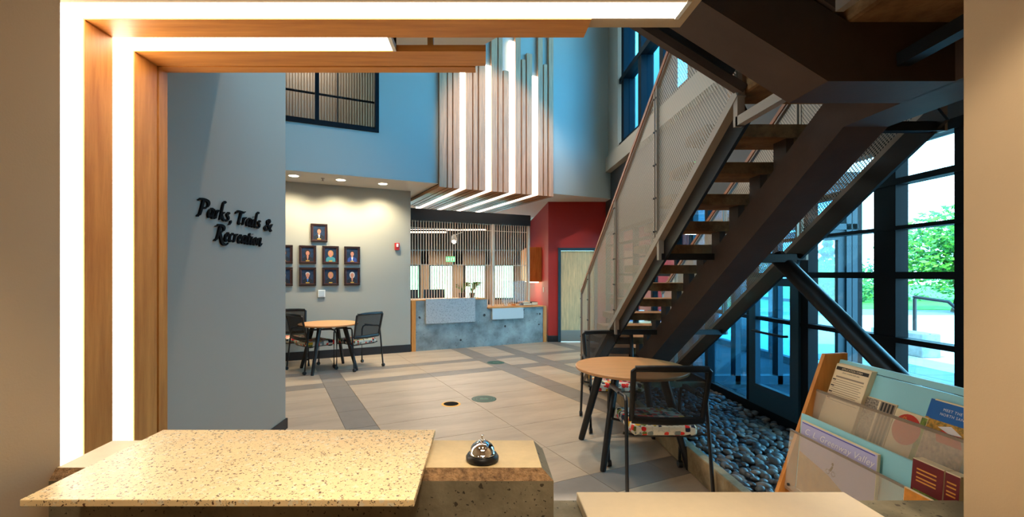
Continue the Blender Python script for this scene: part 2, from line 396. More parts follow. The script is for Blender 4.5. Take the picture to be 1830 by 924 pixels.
for i in range(len(scuts)-1):
    for j in range(len(tcuts)-1):
        s0, s1, t0, t1 = scuts[i], scuts[i+1], tcuts[j], tcuts[j+1]
        bandt = (t0, t1) in tband; bands = (s0, s1) in sband
        if bandt and not bands and s1 - s0 > 0.9 and t0 < -5:
            n = 2; h = (s1 - s0)/n
            for k in range(n): tile(s0 + k*h, s0 + (k+1)*h, t0, t1, 'tile_grey', 'band_tile')
        else: tile(s0, s1, t0, t1, 'tile_grey' if bandt or bands else 'tile_tan', 'band_tile' if bandt or bands else 'tile')

# walls of the reception booth the camera stands in
struct('wall_booth_left', MB().box(-2.1, -1.046, -1.6, 1.13, 0, 2.41), 'beige_paint', 'beige painted jamb on the near side, beside the lit portal')
struct('wall_booth_right', MB().box(1.14, 2.75, -1.6, 1.08, 0, 2.41), 'beige_paint', 'beige painted jamb cutting off the brochure rack')
struct('wall_booth_rear', MB().box(-2.1, 2.75, -1.75, -1.6, 0, 2.41), 'beige_paint')
hb = MB().box(-2.1, 2.75, -1.75, 1.08, 2.41, 2.9).box(-2.1, 0.722, 1.08, 1.667, 2.412, 2.9)
struct('ceiling_booth', hb, 'beige_paint')
struct('wall_portal', MB().box(-2.1, -1.424, 1.13, 2.03, 0, 2.9), 'beige_paint')
# sign wall and the lobby shell
sw = MB().box(-2.1, -1.925, 2.03, 4.46, 0, 7).box(-6.5, -2.1, 4.31, 4.46, 0, 7)
struct('wall_sign', sw, 'grey_paint', 'grey painted wall carrying the black script lettering')
bb = MB().box(-1.925, -1.91, 2.03, 4.472, 0, 0.1).box(-2.1, -1.91, 4.46, 4.475, 0, 0.1)
struct('baseboard_sign', bb, 'black_base')
struct('wall_left', MB().box(-6.6, -6.45, 4.3, 12, 0, 7), 'grey_paint')
struct('wall_portrait', MB().frame(Lb).box(-5.6, 0.0, 0.0, 0.14, 0, 3.13), 'portrait_paint', 'pale wall hung with framed portraits under the soffit lights')
struct('baseboard_portrait', MB().frame(Lb).box(-5.6, 0.0, -0.014, 0.0, 0, 0.145), 'black_base')
up = MB().frame(Lb).box(-5.6, -3.9, -0.93, -0.75, 3.13, 7).box(-3.9, -0.82, -0.93, -0.75, 3.13, 3.89).box(-3.9, -0.82, -0.93, -0.75, 5.9, 7).box(-0.82, 4.22, -0.93, -0.75, 3.13, 7)
struct('wall_upper', up, 'blue_paint', 'blue grey upper wall of the tall lobby')
struct('ceiling_soffit', MB().frame(Lb).box(-5.6, 4.3, -0.925, 3.0, 3.124, 3.26), 'soffit_paint')
struct('ceiling', MB().box(-6.6, 3.1, 1.0, 12, 7.0, 7.15), 'roof_paint')
cl = MB().prism([(-1.93, 2.5, 3.2), (0.25, 2.5, 3.2), (0.25, 3.09, 3.2), (-0.03, 3.41, 3.2), (-1.93, 3.41, 3.2)], (0, 0, 0.2))
struct('ceiling_bridge', cl, 'soffit_paint')
wr = MB().box(1.47, 1.62, 10.3, 14.0, 0, 3.13).box(1.47, 1.69, 10.17, 10.3, 0, 3.13).box(1.69, 2.52, 10.17, 10.3, 2.09, 3.13).box(2.52, 5.2, 10.17, 10.3, 0, 3.13)
struct('wall_office_right', MB().box(1.47, 1.62, 14.0, 16.15, 0, 3.4), 'office_wall')
struct('wall_red', wr, 'red_paint', 'dark red wall around the birch door')
struct('baseboard_red', MB().box(1.47, 1.685, 10.155, 10.17, 0, 0.14).box(1.456, 1.47, 10.155, 10.9, 0, 0.14), 'black_base')
# birch door in a blue grey frame
d1 = empty('door_1', (2.1, 10.17, 0), kind='structure')
MB().box(1.685, 1.745, 10.13, 10.25, 0, 2.095).box(2.5, 2.56, 10.13, 10.25, 0, 2.095).box(1.745, 2.5, 10.13, 10.25, 2.035, 2.095).build('door_frame', 'frame_blue', d1)
MB().bbox(1.75, 2.496, 10.17, 10.215, 0.01, 2.03, 0.003).build('door_leaf', 'birch', d1)
MB().box(1.755, 2.49, 10.162, 10.17, 0.012, 0.262).build('kick_plate', 'aluminium', d1)
MB().tube([(2.42, 10.165, 1.0), (2.42, 10.12, 1.0), (2.34, 10.12, 1.0)], 0.011).build('door_handle', 'aluminium', d1)

# wall above the curtain wall: dark spandrel, pale sill, glass above
XW = 2.75
struct('wall_right', MB().box(XW, XW+0.3, 1.08, 10.17, 2.42, 3.68), 'spandrel', 'dark metal spandrel over the lobby glazing')
struct('trim_sill', MB().box(XW-0.13, XW+0.3, 1.08, 9.84, 3.68, 3.98), 'sill_paint', 'pale sill under the tall clerestory windows')
w2 = empty('window_2', (XW, 6.0, 4.03), kind='structure')
MB().box(XW-0.06, XW+0.3, 9.07, 9.9, 3.98, 7).build('end_jamb', 'sill_paint', w2)
for y in (8.88, 7.92, 6.96, 6.0, 5.04, 4.08, 3.12, 2.16):
    MB().box(XW-0.02, XW+0.20, y-0.075, y+0.075, 4.03, 7).build('mullion', 'frame_black', w2)
for z in (4.06, 5.34, 6.6):
    MB().box(XW-0.03, XW+0.18, 1.1, 9.07, z-0.05, z+0.05).build('transom', 'frame_black', w2)
for i, y in enumerate((8.4, 7.44, 6.48, 5.52, 4.56, 3.6, 2.64)):
    for z0, z1 in ((4.11, 5.29), (5.39, 6.55)):
        MB().box(XW+0.08, XW+0.09, y-0.405, y+0.405, z0, z1).build('pane', 'glass_upper', w2)

# ground floor curtain wall
struct('wall_front', MB().box(-2.1, 3.05, 1.0, 1.08, 2.9, 7.15).box(XW+.005, 3.05, 1.08, 2.24, 3.98, 7.0), 'roof_paint')
struct('roof_sky_blocker', MB().box(3.05, 5.7, -4, 8.8, 3.86, 4.0), 'spandrel', 'flat canopy added unseen outside the glazing to block sky light')  # added out of view, keeps sky light off the near plaza
struct('wall_right_end', MB().box(XW+.005, XW+0.3, 1.08, 2.60, 0, 2.42), 'beige_paint')
w1 = empty('window_1', (XW, 5.0, 0), kind='structure')
ym = [2.62, 3.12, 3.90, 4.71, 5.6, 6.5, 7.4, 8.3, 9.2, 10.12]
for y in ym:
    w = 0.17 if y == 3.12 else 0.10 if y == 3.90 else 0.075
    MB().box(XW, XW+0.085, y-w/2, y+w/2, 0, 2.42).build('mullion', 'frame_black', w1)
zr = [(0.0, 0.21), (1.055, 1.09), (1.48, 1.525), (1.805, 1.83), (2.105, 2.145), (2.36, 2.42)]
for z0, z1 in zr:
    MB().box(XW-0.008, XW+0.08, 2.60, 10.17, z0, z1).build('rail', 'frame_black', w1)
for i in range(len(ym)-1):
    a, b = ym[i]+0.033, ym[i+1]-0.033
    for j in range(len(zr)-1):
        MB().box(XW+0.05, XW+0.058, a, b, zr[j][1], zr[j+1][0]).build('pane', 'glass_clear' if ym[i+1] < 3.95 or ym[i] > 6 else 'glass_blue', w1)
# glazed door leaf in the curtain wall, opening into the vestibule
d2 = empty('door_2', (XW, 4.3, 0), kind='structure')
dm = MB()
for a, b, z0, z1 in ((3.94, 4.05, 0.21, 1.47), (4.56, 4.67, 0.21, 1.47), (4.05, 4.56, 0.21, 0.42), (4.05, 4.56, 1.40, 1.47)): dm.box(XW-0.02, XW+0.03, a, b, z0, z1)
dm.build('door_stiles', 'frame_blue', d2)
MB().tube([(XW-0.02, 4.08, 0.95), (XW-0.07, 4.08, 0.95), (XW-0.07, 4.53, 0.95), (XW-0.02, 4.53, 0.95)], 0.012).build('push_bar', 'black_metal', d2)

# vestibule beyond the glass: end wall with a door leaf, outer glazed wall, dark mat, shelf
XO, YE = 5.1, 6.3
w4 = empty('window_4', (4.0, YE, 0), kind='structure')
for x in (2.92, 3.5, 4.08, 4.42, 5.02, 5.1):
    MB().box(x-0.035, x+0.035, YE-0.06, YE+0.06, 0, 2.75).build('mullion', 'frame_blue', w4)
for z0, z1 in ((0, 0.12), (2.12, 2.20), (2.68, 2.75)):
    MB().box(2.88, 5.14, YE-0.06, YE+0.06, z0, z1).build('rail', 'frame_blue', w4)
for a, b in ((2.955, 3.465), (3.535, 4.045), (4.115, 4.385), (4.455, 4.985)):
    MB().box(a, b, YE-0.005, YE+0.005, 2.2, 2.68).build('pane', 'glass_blue', w4)
    if a < 4.4: MB().box(a, b, YE-0.005, YE+0.005, 0.12, 2.12).build('pane', 'glass_clear', w4)
d3 = empty('door_3', (4.72, YE, 0), kind='structure')
MB().box(4.455, 4.55, YE-0.03, YE+0.03, 0.02, 2.12).box(4.89, 4.985, YE-0.03, YE+0.03, 0.02, 2.12).box(4.55, 4.89, YE-0.03, YE+0.03, 0.02, 0.25).box(4.55, 4.89, YE-0.03, YE+0.03, 1.98, 2.12).build('door_stiles', 'frame_blue', d3)
MB().box(4.55, 4.89, YE-0.004, YE+0.004, 0.25, 1.98).build('pane', 'glass_clear', d3)
MB().bar((4.55, YE-0.06, 1.02), (4.89, YE-0.06, 1.02), 0.03, 0.03).build('push_bar', 'aluminium', d3)
w5 = empty('window_5', (XO, 8.3, 0), kind='structure')
for y in (6.3, 7.2, 8.1, 9.0, 10.1):
    MB().box(XO, XO+0.12, y-0.035, y+0.035, 0, 2.75).build('mullion', 'frame_black', w5)
for z0, z1 in ((0, 0.12), (1.05, 1.1), (2.12, 2.2), (2.68, 2.75)):
    MB().box(XO, XO+0.12, 6.3, 10.17, z0, z1).build('rail', 'frame_black', w5)
for y in (6.3, 7.2, 8.1, 9.0):
    for z0, z1 in ((0.12, 1.05), (1.1, 2.12), (2.2, 2.68)):
        MB().box(XO+0.05, XO+0.058, y+0.035, y+0.865 + (0.2 if y == 9 else 0), z0, z1).build('pane', 'glass_clear', w5)
struct('ceiling_vestibule', MB().box(XW+0.3, XO+0.4, 6.2, 10.3, 2.75, 2.9), 'spandrel')
struct('floor_vestibule', MB().box(XW, XO+0.2, 5.2, 10.17, -0.12, 0.0), 'mat_dark', 'dark walk-off mat of the glazed vestibule')
# ------------------------------------------------------------------ outside
struct('ground_plaza', MB().box(XW, 26, -6, 17, -0.2, -0.02), 'plaza')
ap = empty('shade_apron', (5, 4, -.02), label='added pavers outside the glazing, coloured dark for building shade', kind='structure')  # slabs added over the plaza, their dark colour carries the building shade
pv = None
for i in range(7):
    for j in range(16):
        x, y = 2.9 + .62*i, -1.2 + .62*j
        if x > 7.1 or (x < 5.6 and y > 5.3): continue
        if not pv: pv = MB().bbox(-.305, .305, -.305, .305, -.01, .012, .003).build('shade_paver', 'apron_shade_tone', ap, local=True); o = pv
        else: o = share(pv, 'shade_paver', ap)
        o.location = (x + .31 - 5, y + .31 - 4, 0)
struct('road', MB().prism([(9, 17, -0.1), (60, -6, -0.1), (60, 12, -0.1), (9, 24, -0.1)], (0, 0, 0.06)), 'asphalt')
lawn = MB().prism([(-10, 22, -0.12), (9, 22, -0.12), (60, 11, -0.12), (80, 60, -0.12), (-10, 80, -0.12)], (0, 0, 0.1))
tag(lawn.build('lawn', 'grass'), 'bright green mown lawn beyond the road', 'lawn', kind='structure')
struct('wall_brick', MB().box(4.4, 4.8, 11.2, 26, 2.9, 7.6), 'brick', 'brick wing seen through the clerestory')

def leafy(name, x, y, r, zc, h, n, mats, label, group, trunk=True, cone=False, seed=1):
    rnd = random.Random(seed)
    root = empty(name, (x, y, -0.02), label=label, cat='tree' if label else None, group=group)
    if trunk:
        t = MB().tube([(x, y, -0.02), (x+0.05, y, zc*0.5), (x, y, zc)], [0.16, 0.12, 0.07])
        for k in range(5):
            a = k*1.3; t.tube([(x, y, zc*0.55), (x+math.cos(a)*r*0.5, y+math.sin(a)*r*0.5, zc+0.3)], [0.06, 0.02], 6)
        t.build('trunk', 'bark', root)
    vs, fs, mi = [], [], []
    lobes = [(0, 0, 0, 1.0)] + [(rnd.uniform(-.6, .6), rnd.uniform(-.6, .6), rnd.uniform(-.5, .6), rnd.uniform(.4, .62)) for _ in range(12)]
    for k in range(n):
        l = rnd.choice(lobes); th = rnd.uniform(0, 6.283); cz = rnd.uniform(-1, 1); q = (0.55 + 0.45*rnd.random()**0.5)*l[3]; s = math.sqrt(1-cz*cz)
        ux, uy, uz = l[0]+q*s*math.cos(th), l[1]+q*s*math.sin(th), l[2]+q*cz
        if cone:
            uz = rnd.uniform(-1, 1); w = (1-uz)*0.5*(0.75+0.25*math.sin(uz*22)); ux, uy = w*math.cos(th)*rnd.uniform(.5, 1), w*math.sin(th)*rnd.uniform(.5, 1)
        c = Vector((x+ux*r, y+uy*r, zc+uz*h)); sz = rnd.uniform(0.07, 0.17)*(0.6+r*0.14)
        a = Vector((rnd.gauss(0, 1), rnd.gauss(0, 1), rnd.gauss(0, 1))).normalized(); b = a.orthogonal().normalized()
        i0 = len(vs); vs += [c-a*sz, c+b*sz*0.5, c+a*sz, c-b*sz*0.5]; fs.append((i0, i0+1, i0+2, i0+3)); mi.append(0 if rnd.random() < 0.62 else 1)
    m = MB(); m.v = vs; m.f = [list(f) for f in fs]; m.mi = mi; m.sm = [False]*len(fs)
    tag(m.build('foliage', mats, root), kind='stuff')
    return root
leafy('maple_tree', 19.2, 18.5, 2.7, 2.35, 1.75, 9000, ('leaf_a', 'leaf_b'), 'broad bright green tree over the road, seen through the right panes', 'street trees', seed=3)
leafy('maple_tree', 27.5, 22.5, 2.8, 2.2, 1.7, 5000, ('leaf_b', 'leaf_a'), 'rounder green tree standing farther right beyond the lawn', 'street trees', seed=5)
leafy('pine_tree', 26.5, 35.0, 2.0, 2.4, 2.4, 6000, ('leaf_c', 'leaf_b'), 'dark conical evergreen seen through the vestibule door', 'street trees', cone=True, seed=7)
leafy('maple_tree', 15.0, 27.0, 3.0, 1.8, 1.6, 4000, ('leaf_b', 'leaf_c'), 'low dark green tree behind the stair glazing', 'street trees', seed=9)
hd = empty('hedge', (29, 26, -0.02), label='long dense green hedge behind the lawn, seen through the right panes', cat='hedge')
for k, (x, y, r) in enumerate(((20, 26, 2.2), (23.5, 27.5, 2.4), (27.5, 26.0, 2.4), (31.5, 27.0, 2.6), (35.5, 25, 2.6), (39.5, 24, 2.6))):
    o = leafy('shrub', x, y, r, 0.9, 1.4, 2400, ('leaf_b', 'leaf_c' if k % 2 else 'leaf_a'), None, None, trunk=False, seed=20+k)
    f = o.children[0]; f.parent = hd; f.location = o.location - hd.location; bpy.data.objects.remove(o)
pr = empty('plaza_handrail', (9.6, 10.0, -0.02), label='thin dark handrail with a sloping end on the sunny plaza', cat='railing')
MB().tube([(10.35, 11.2, 1.03), (9.1, 9.6, 1.03), (9.45, 9.25, 0.95), (9.62, 9.0, 0.60), (9.7, 8.9, 0.5)], 0.035, 8).build('top_rail', 'black_metal', pr)
for p in ((9.7, 8.9, 0.5), (9.1, 9.6, 1.0), (10.35, 11.2, 1.0)):
    MB().tube([(p[0], p[1], -0.02), p], 0.035, 8).build('post', 'black_metal', pr)
lw = tag(MB().bbox(8.0, 8.35, 8.3, 9.4, -0.02, 0.42, 0.02).build('plaza_bench', 'concrete_blue'), 'low grey concrete bench block on the plaza beside the handrail', 'bench')

# ------------------------------------------------------------------ lit wooden portal over the counter
po = empty('light_portal', (-1.41, 1.75, 0), label='stepped maple and white light portal framing the reception opening', cat='light frame')
XP, ZP = -1.40, 2.406
def strip(y0, y1, xe, nm='light_strip'):
    MB().box(XP-0.02, XP-0.004, y0, y1, 0.0, ZP+0.02).build(nm, 'strip_light', po)
    MB().box(XP, xe, y0, y1, ZP+0.003, ZP+0.02).build(nm, 'strip_light', po)
strip(1.515, 1.602, 0.676); strip(1.728, 1.832, -0.36)
mb = MB().box(0.676, 0.690, 1.50, 1.605, ZP, ZP+0.02).build('end_cap', 'white_plastic', po)
mb = MB().box(-0.36, -0.346, 1.725, 1.835, ZP, ZP+0.1).build('end_cap', 'soffit_paint', po)
for y0, y1, xe, th in ((1.604, 1.727, 0.384, 0.03), (1.834, 1.962, 0.014, 0.026), (1.974, 2.028, -0.03, 0.026)):
    MB().box(XP-0.024, XP, y0, y1, 0.0, ZP).build('wood_board', 'maple', po)
    MB().box(XP-0.024, xe, y0, y1, ZP, ZP+th).build('wood_board', 'maple_flat', po)
MB().box(XP-0.03, -0.346, 1.667, 1.835, ZP+0.022, ZP+0.2).build('light_housing', 'beige_paint', po)
MB().box(XP-0.03, XP-0.025, 1.962, 1.974, 0, ZP+0.02).box(XP-0.03, -0.03, 1.96, 1.976, ZP+0.03, ZP+0.04).build('shadow_gap', 'office_dark', po)
for x in (-0.215, -1.0):
    MB().box(x-0.012, x+0.012, 1.885, 1.91, ZP+0.026, 2.95).build('hanger', 'maple', po)
MB().box(XP-0.02, -0.02, 1.87, 1.95, 2.93, 2.97).build('hanger_beam', 'spandrel', po)

# ------------------------------------------------------------------ near counter
cc = MB()
x0, x1, y0, y1, zt = -1.055, 0.172, 1.10, 1.303, 1.035
# body with broken upper arrises
cc.mat(0).prism([(x0, y0, 0), (x1, y0, 0), (x1, y1, 0), (x0, y1, 0)], (0, 0, zt-0.024))
cc.mat(1).add([(x0, y0, zt-0.024), (x1, y0, zt-0.024), (x1-0.026, y0+0.020, zt), (x0+0.01, y0+0.020, zt)], [(0, 1, 2, 3)])
cc.mat(0).add([(x1, y0, zt-0.024), (x1, y1, zt-0.024), (x1-0.026, y1, zt), (x1-0.026, y0+0.020, zt)], [(0, 1, 2, 3)])
cc.mat(2).add([(x0+0.01, y0+0.020, zt), (x1-0.026, y0+0.020, zt), (x1-0.026, y1, zt), (x0, y1, zt)], [(0, 1, 2, 3)])
cc.mat(0).add([(x0, y1, zt-0.024), (x1, y1, zt-0.024), (x1-0.026, y1, zt), (x0, y1, zt)], [(0, 1, 2, 3)])
ct = empty('reception_counter', (-0.44, 1.2, 0), label='board-marked concrete counter wall with rough chipped upper edge under the bell', cat='counter')
cc.build('concrete_wall', ['concrete_warm', 'concrete_rough', 'concrete_top'], ct)
MB().box(0.174, 1.139, 1.12, 1.31, 0, 0.86).box(1.139, 1.9, 1.12, 1.31, 0, 0.86).build('low_wall', 'concrete_warm', ct)
sl = MB(); sl.bbox(-0.944, -0.139, 0.93, 1.349, 1.0355, 1.050, 0.0015)
tag(sl.build('terrazzo_slab', 'terrazzo'), 'speckled cream terrazzo transaction top lying on the concrete counter', 'countertop')
wc = MB().bbox(0.268, 1.03, 0.62, 1.30, 0.8605, 0.89, 0.003)
tag(wc.build('lower_countertop', 'white_counter'), 'plain cream lower countertop at the bottom edge beside the brochure rack', 'countertop')
# bell
be = empty('service_bell', (0.0, 1.165, 1.035), label='chrome domed service bell on a black base, on the concrete ledge', cat='bell')
MB().lathe([(0.036, 0), (0.0415, 0.003), (0.042, 0.010), (0.038, 0.016), (0.030, 0.017)], (0, 0, 0), 40).build('base', 'black_plastic', be, local=True)
pf = [(0.0335, 0.0165), (0.0345, 0.018), (0.0345, 0.021), (0.0325, 0.0225)]
pf += [(0.0318*math.cos(a), 0.0225 + 0.028*math.sin(a)) for a in [i*math.pi/2/10 for i in range(1, 10)]] + [(0.006, 0.0505)]
MB().lathe(pf, (0, 0, 0), 48).build('dome', 'chrome', be, local=True)
MB().lathe([(0.0055, 0.050), (0.0055, 0.053), (0.0028, 0.0535), (0.0028, 0.060), (0.0042, 0.0605), (0.0042, 0.0635), (0.002, 0.065)], (0, 0, 0), 20).build('plunger', 'chrome', be, local=True)

# ------------------------------------------------------------------ script lettering on the sign wall: broad-nib strokes
def spline(pts, n=7):
    P = [Vector((p[0], p[1], 0)) for p in pts]
    if len(P) < 3: return [P[0].lerp(P[-1], i/4) for i in range(5)]
    out = []
    Q = [P[0]*2-P[1]] + P + [P[-1]*2-P[-2]]
    for i in range(1, len(Q)-2):
        for k in range(n):
            t = k/n; a, b, c, d = Q[i-1], Q[i], Q[i+1], Q[i+2]
            out.append(0.5*((2*b)+(c-a)*t+(2*a-5*b+4*c-d)*t*t+(3*b-a-3*c+d)*t**3))
    out.append(P[-1]); return out
GL = {  # strokes in x-height units: advance, strokes
 'P': (1.15, [[(0.52, 1.62), (0.42, 0.8), (0.25, 0.02), (0.05, 0.0)], [(-0.02, 1.55), (0.15, 1.68), (0.6, 1.72), (1.05, 1.6), (1.15, 1.25), (0.9, 0.9), (0.5, 0.82)]]),
 'T': (0.85, [[(0.62, 1.5), (0.5, 0.8), (0.42, 0.15), (0.62, 0.02)], [(-0.05, 1.2), (0.05, 1.5), (0.5, 1.52), (1.0, 1.5), (1.12, 1.66)]]),
 'R': (1.15, [[(0.52, 1.6), (0.4, 0.8), (0.22, 0.02), (0.0, 0.0)], [(0.0, 1.45), (0.2, 1.65), (0.65, 1.7), (1.0, 1.5), (0.95, 1.1), (0.5, 0.85)], [(0.55, 0.85), (0.8, 0.2), (1.05, -0.3), (1.45, -0.42), (1.75, -0.25)]]),
 'a': (0.75, [[(0.6, 0.85), (0.3, 0.95), (0.06, 0.5), (0.14, 0.05), (0.36, 0.2), (0.6, 0.8)], [(0.64, 0.95), (0.54, 0.2), (0.62, 0.0), (0.8, 0.15)]]),
 'r': (0.55, [[(0.2, 0.95), (0.16, 0.5), (0.12, 0.0)], [(0.15, 0.5), (0.35, 0.88), (0.55, 0.95)]]),
 'k': (0.72, [[(0.62, 1.95), (0.4, 2.05), (0.26, 1.6), (0.18, 0.8), (0.1, 0.0)], [(0.16, 0.45), (0.45, 0.8), (0.6, 0.85)], [(0.28, 0.5), (0.5, 0.1), (0.72, 0.0)]]),
 's': (0.5, [[(0.48, 0.85), (0.26, 0.95), (0.16, 0.7), (0.4, 0.4), (0.32, 0.05), (0.02, 0.08)]]),
 ',': (0.45, [[(0.16, 0.12), (0.2, -0.1), (0.0, -0.4)]]),
 'i': (0.38, [[(0.2, 0.95), (0.13, 0.2), (0.2, 0.0), (0.36, 0.12)], [(0.22, 1.28), (0.27, 1.33)]]),
 'l': (0.42, [[(0.58, 1.9), (0.36, 2.0), (0.24, 1.5), (0.14, 0.3), (0.2, 0.02), (0.38, 0.12)]]),
 '&': (1.0, [[(0.95, 0.95), (0.7, 0.3), (0.3, 0.0), (0.06, 0.3), (0.35, 0.75), (0.62, 1.15), (0.45, 1.45), (0.3, 1.15), (0.55, 0.5), (0.95, -0.05)]]),
 'e': (0.55, [[(0.1, 0.45), (0.42, 0.65), (0.36, 0.95), (0.14, 0.75), (0.1, 0.25), (0.28, 0.0), (0.52, 0.18)]]),
 'c': (0.52, [[(0.48, 0.85), (0.3, 0.95), (0.08, 0.5), (0.16, 0.05), (0.48, 0.15)]]),
 't': (0.45, [[(0.28, 1.35), (0.16, 0.4), (0.2, 0.0), (0.42, 0.14)], [(0.0, 0.92), (0.48, 0.98)]]),
 'o': (0.62, [[(0.32, 0.95), (0.08, 0.5), (0.24, 0.0), (0.5, 0.45), (0.34, 0.95)]]),
 'n': (0.8, [[(0.12, 0.92), (0.1, 0.4), (0.06, 0.0)], [(0.1, 0.5), (0.4, 0.92), (0.56, 0.85), (0.5, 0.2), (0.6, -0.05), (0.82, 0.3)]]),
}
sg = empty('wall_lettering', (-1.925, 3.6, 1.9), label='raised black script lettering reading Parks, Trails & Recreation on the grey wall', cat='sign')
def letter_line(txt, ya, yb, zb, xh, gap=0.35):
    adv = sum(gap*2.2 if c == ' ' else GL[c][0] + 0.06 for c in txt); kx = (yb-ya)/adv; x = 0
    nib = Vector((math.cos(0.75), math.sin(0.75), 0))*0.088; 
    for c in txt:
        if c == ' ': x += gap*2.2; continue
        a, strokes = GL[c]; m = MB()
        for st_ in strokes:
            pts = spline(st_); n = len(pts)
            for i in range(n-1):
                p, q = pts[i], pts[i+1]; w0 = w1 = (1.35 if c in 'PTR' else 1.0)
                d = (q-p).normalized() if (q-p).length > 1e-6 else Vector((1, 0, 0)); nn = Vector((-d.y, d.x, 0))*0.045
                e = nib if nib.dot(nn) >= 0 else -nib
                quad = [p - e*w0 - nn, q - e*w1 - nn, q + e*w1 + nn, p + e*w0 + nn]
                m.prism([(-1.924, ya + (x + v.x + 0.13*v.y)*kx, zb + v.y*xh) for v in quad], (0.014, 0, 0))
        m.build('letter', 'letter_black', sg); x += a + 0.06
letter_line('Parks,', 3.06, 3.50, 1.908, 0.068)
letter_line('Trails', 3.54, 3.93, 1.904, 0.066)
letter_line('&', 4.00, 4.15, 1.900, 0.068)
letter_line('Recreation', 3.26, 3.96, 1.757, 0.066)
# ------------------------------------------------------------------ brochure rack behind the low wall
rk = empty('brochure_rack', (1.42, 1.65, 0), label='slanted brochure rack with wooden end panel and frosted pockets, beside the low counter', cat='rack')
RY0, RY1 = 1.305, 2.0
side = [(1.296, .553), (1.504, 1.159), (1.602, 1.164), (1.60, 0.0), (1.545, 0.0), (1.545, .42), (1.34, .42), (1.34, 0.0), (1.285, 0.0)]
MB().prism([(x, RY1, z) for x, z in side], (0, 0.02, 0)).build('end_panel', 'maple', rk)
MB().prism([(x, RY0-0.004, z) for x, z in [(1.45, .6), (1.585, 1.13), (1.60, 1.13), (1.60, 0), (1.45, 0)]], (0, 0.015, 0)).build('end_panel', 'maple', rk)
def pan(d, off): return (1.57 - .343*d - off, 1.136 - d)
p1, p2_, p3_ = pan(0, 0), pan(.022, 0), pan(.026, 0); pe = pan(.30, 0)
def sheet(a, b, th, nm, m, y0=RY0, y1=RY1, par=None):
    (xa, za), (xb, zb) = a, b
    return MB().prism([(xa, y0, za), (xb, y0, zb), (xb+th, y0, zb), (xa+th, y0, za)], (0, y1-y0, 0)).build(nm, m, par or rk)
sheet(p1, p2_, 0.012, 'top_panel', 'rack_back'); sheet((p3_[0]-.003, p3_[1]), (pe[0]-.003, pe[1]), 0.012, 'back_panel', 'rack_back')
sheet((1.465, 1.002), (1.44, .852), 0.004, 'pocket_front', 'acrylic'); MB().box(1.44, 1.50, RY0, RY1, .846, .852).build('pocket_floor', 'acrylic', rk)
MB().bar((1.467, RY0, 1.001), (1.467, RY1, 1.001), .006, .010).build('pocket_rim', 'acrylic_rim', rk)
MB().bar((1.352, RY0, .828), (1.352, RY1, .828), .006, .008).build('pocket_rim', 'acrylic_rim', rk)
sheet((1.40, .90), (1.372, .58), 0.008, 'back_panel', 'rack_back')
sheet((1.35, .828), (1.325, .585), 0.004, 'pocket_front', 'acrylic'); MB().box(1.325, 1.385, RY0, RY1, .574, .582).build('pocket_floor', 'acrylic', rk)
MB().box(1.29, 1.6, RY0, RY1, .40, .42).build('base_shelf', 'maple', rk)
MB().tube([(1.322, 1.975, .60), (1.33, 1.975, .60)], .006).build('screw', 'black_metal', rk)

# printed matter: y runs right to left, d down the sloping panel
BASE = [None]                                        # while a cover is printed: the face of the booklet
def P(y, d, off):
    if BASE[0] is not None: off = 2*BASE[0] - off + .0003
    x, z = pan(d, off); return (x, y, z)
def card(mbx, y0, y1, d0, d1, off, m):
    return mbx.mat(m).add([P(y1, d0, off), P(y0, d0, off), P(y0, d1, off), P(y1, d1, off)], [(0, 1, 2, 3)])
def solid(y0, y1, d0, d1, off, th):
    m = MB(); a = [P(y1, d0, off), P(y0, d0, off), P(y0, d1, off), P(y1, d1, off)]
    return m.prism(a, (th, 0, 0))
def text_on(mbx, txt, size, yc, d, off, m, shear=0.0, spacing=1.0):
    vs, fs = mesh_text(txt, size, shear, spacing=spacing)
    mbx.mat(m).add([P(yc - v[0], d - v[1], off) for v in vs], [f for f in fs]); return mbx
def booklet(name, y0, y1, d0, d1, off, th, mats, deco, label, cat='brochure', group=None, parts=True):
    root = empty(name, P((y0+y1)/2, d1, off), label=label, cat=cat, group=group)
    solid(y0, y1, d0, d1, off, th).build('pages', 'paper', root)
    m = MB(); BASE[0] = off; deco(m, off - 0.0012); BASE[0] = None; m.build('cover_print', mats, root); return root
def d_form(m, o):
    card(m, 1.803, 1.977, .014, .272, o+.0004, 0)
    card(m, 1.808, 1.972, .022, .036, o, 1); text_on(m, 'APPLICATION FORM', .0115, 1.89, .033, o-.0006, 0)
    text_on(m, 'please complete both sides', .008, 1.89, .046, o, 1)
    card(m, 1.818, 1.960, .060, .066, o, 2)
    for i in range(11):
        d = .074 + i*.0085; card(m, 1.815 + .02*((i*7) % 5)/5, 1.965, d, d+.0022, o, 2)
        if i % 3 == 0: card(m, 1.955, 1.972, d, d+.005, o, 1)
booklet('form_pad', 1.802, 1.978, .012, .275, .026, .022, ['paper', 'ink', 'grey_print'], d_form, 'stack of printed cream forms with black heading in the upper pocket, far end', 'paper stack')
def d_bw(m, o):
    card(m, 1.677, 1.803, .11, .26, o+.0004, 1); card(m, 1.745, 1.803, .111, .26, o, 0); card(m, 1.738, 1.745, .112, .26, o, 2)
    for i in range(4): card(m, 1.682+i*.014, 1.690+i*.014, .112, .26, o, 3)
booklet('trail_brochure', 1.675, 1.805, .108, .27, .010, .006, ['print_photo', 'grey_print', 'paper', 'ink'], d_bw, 'brochure with a black and white photo in the upper pocket beside the forms')
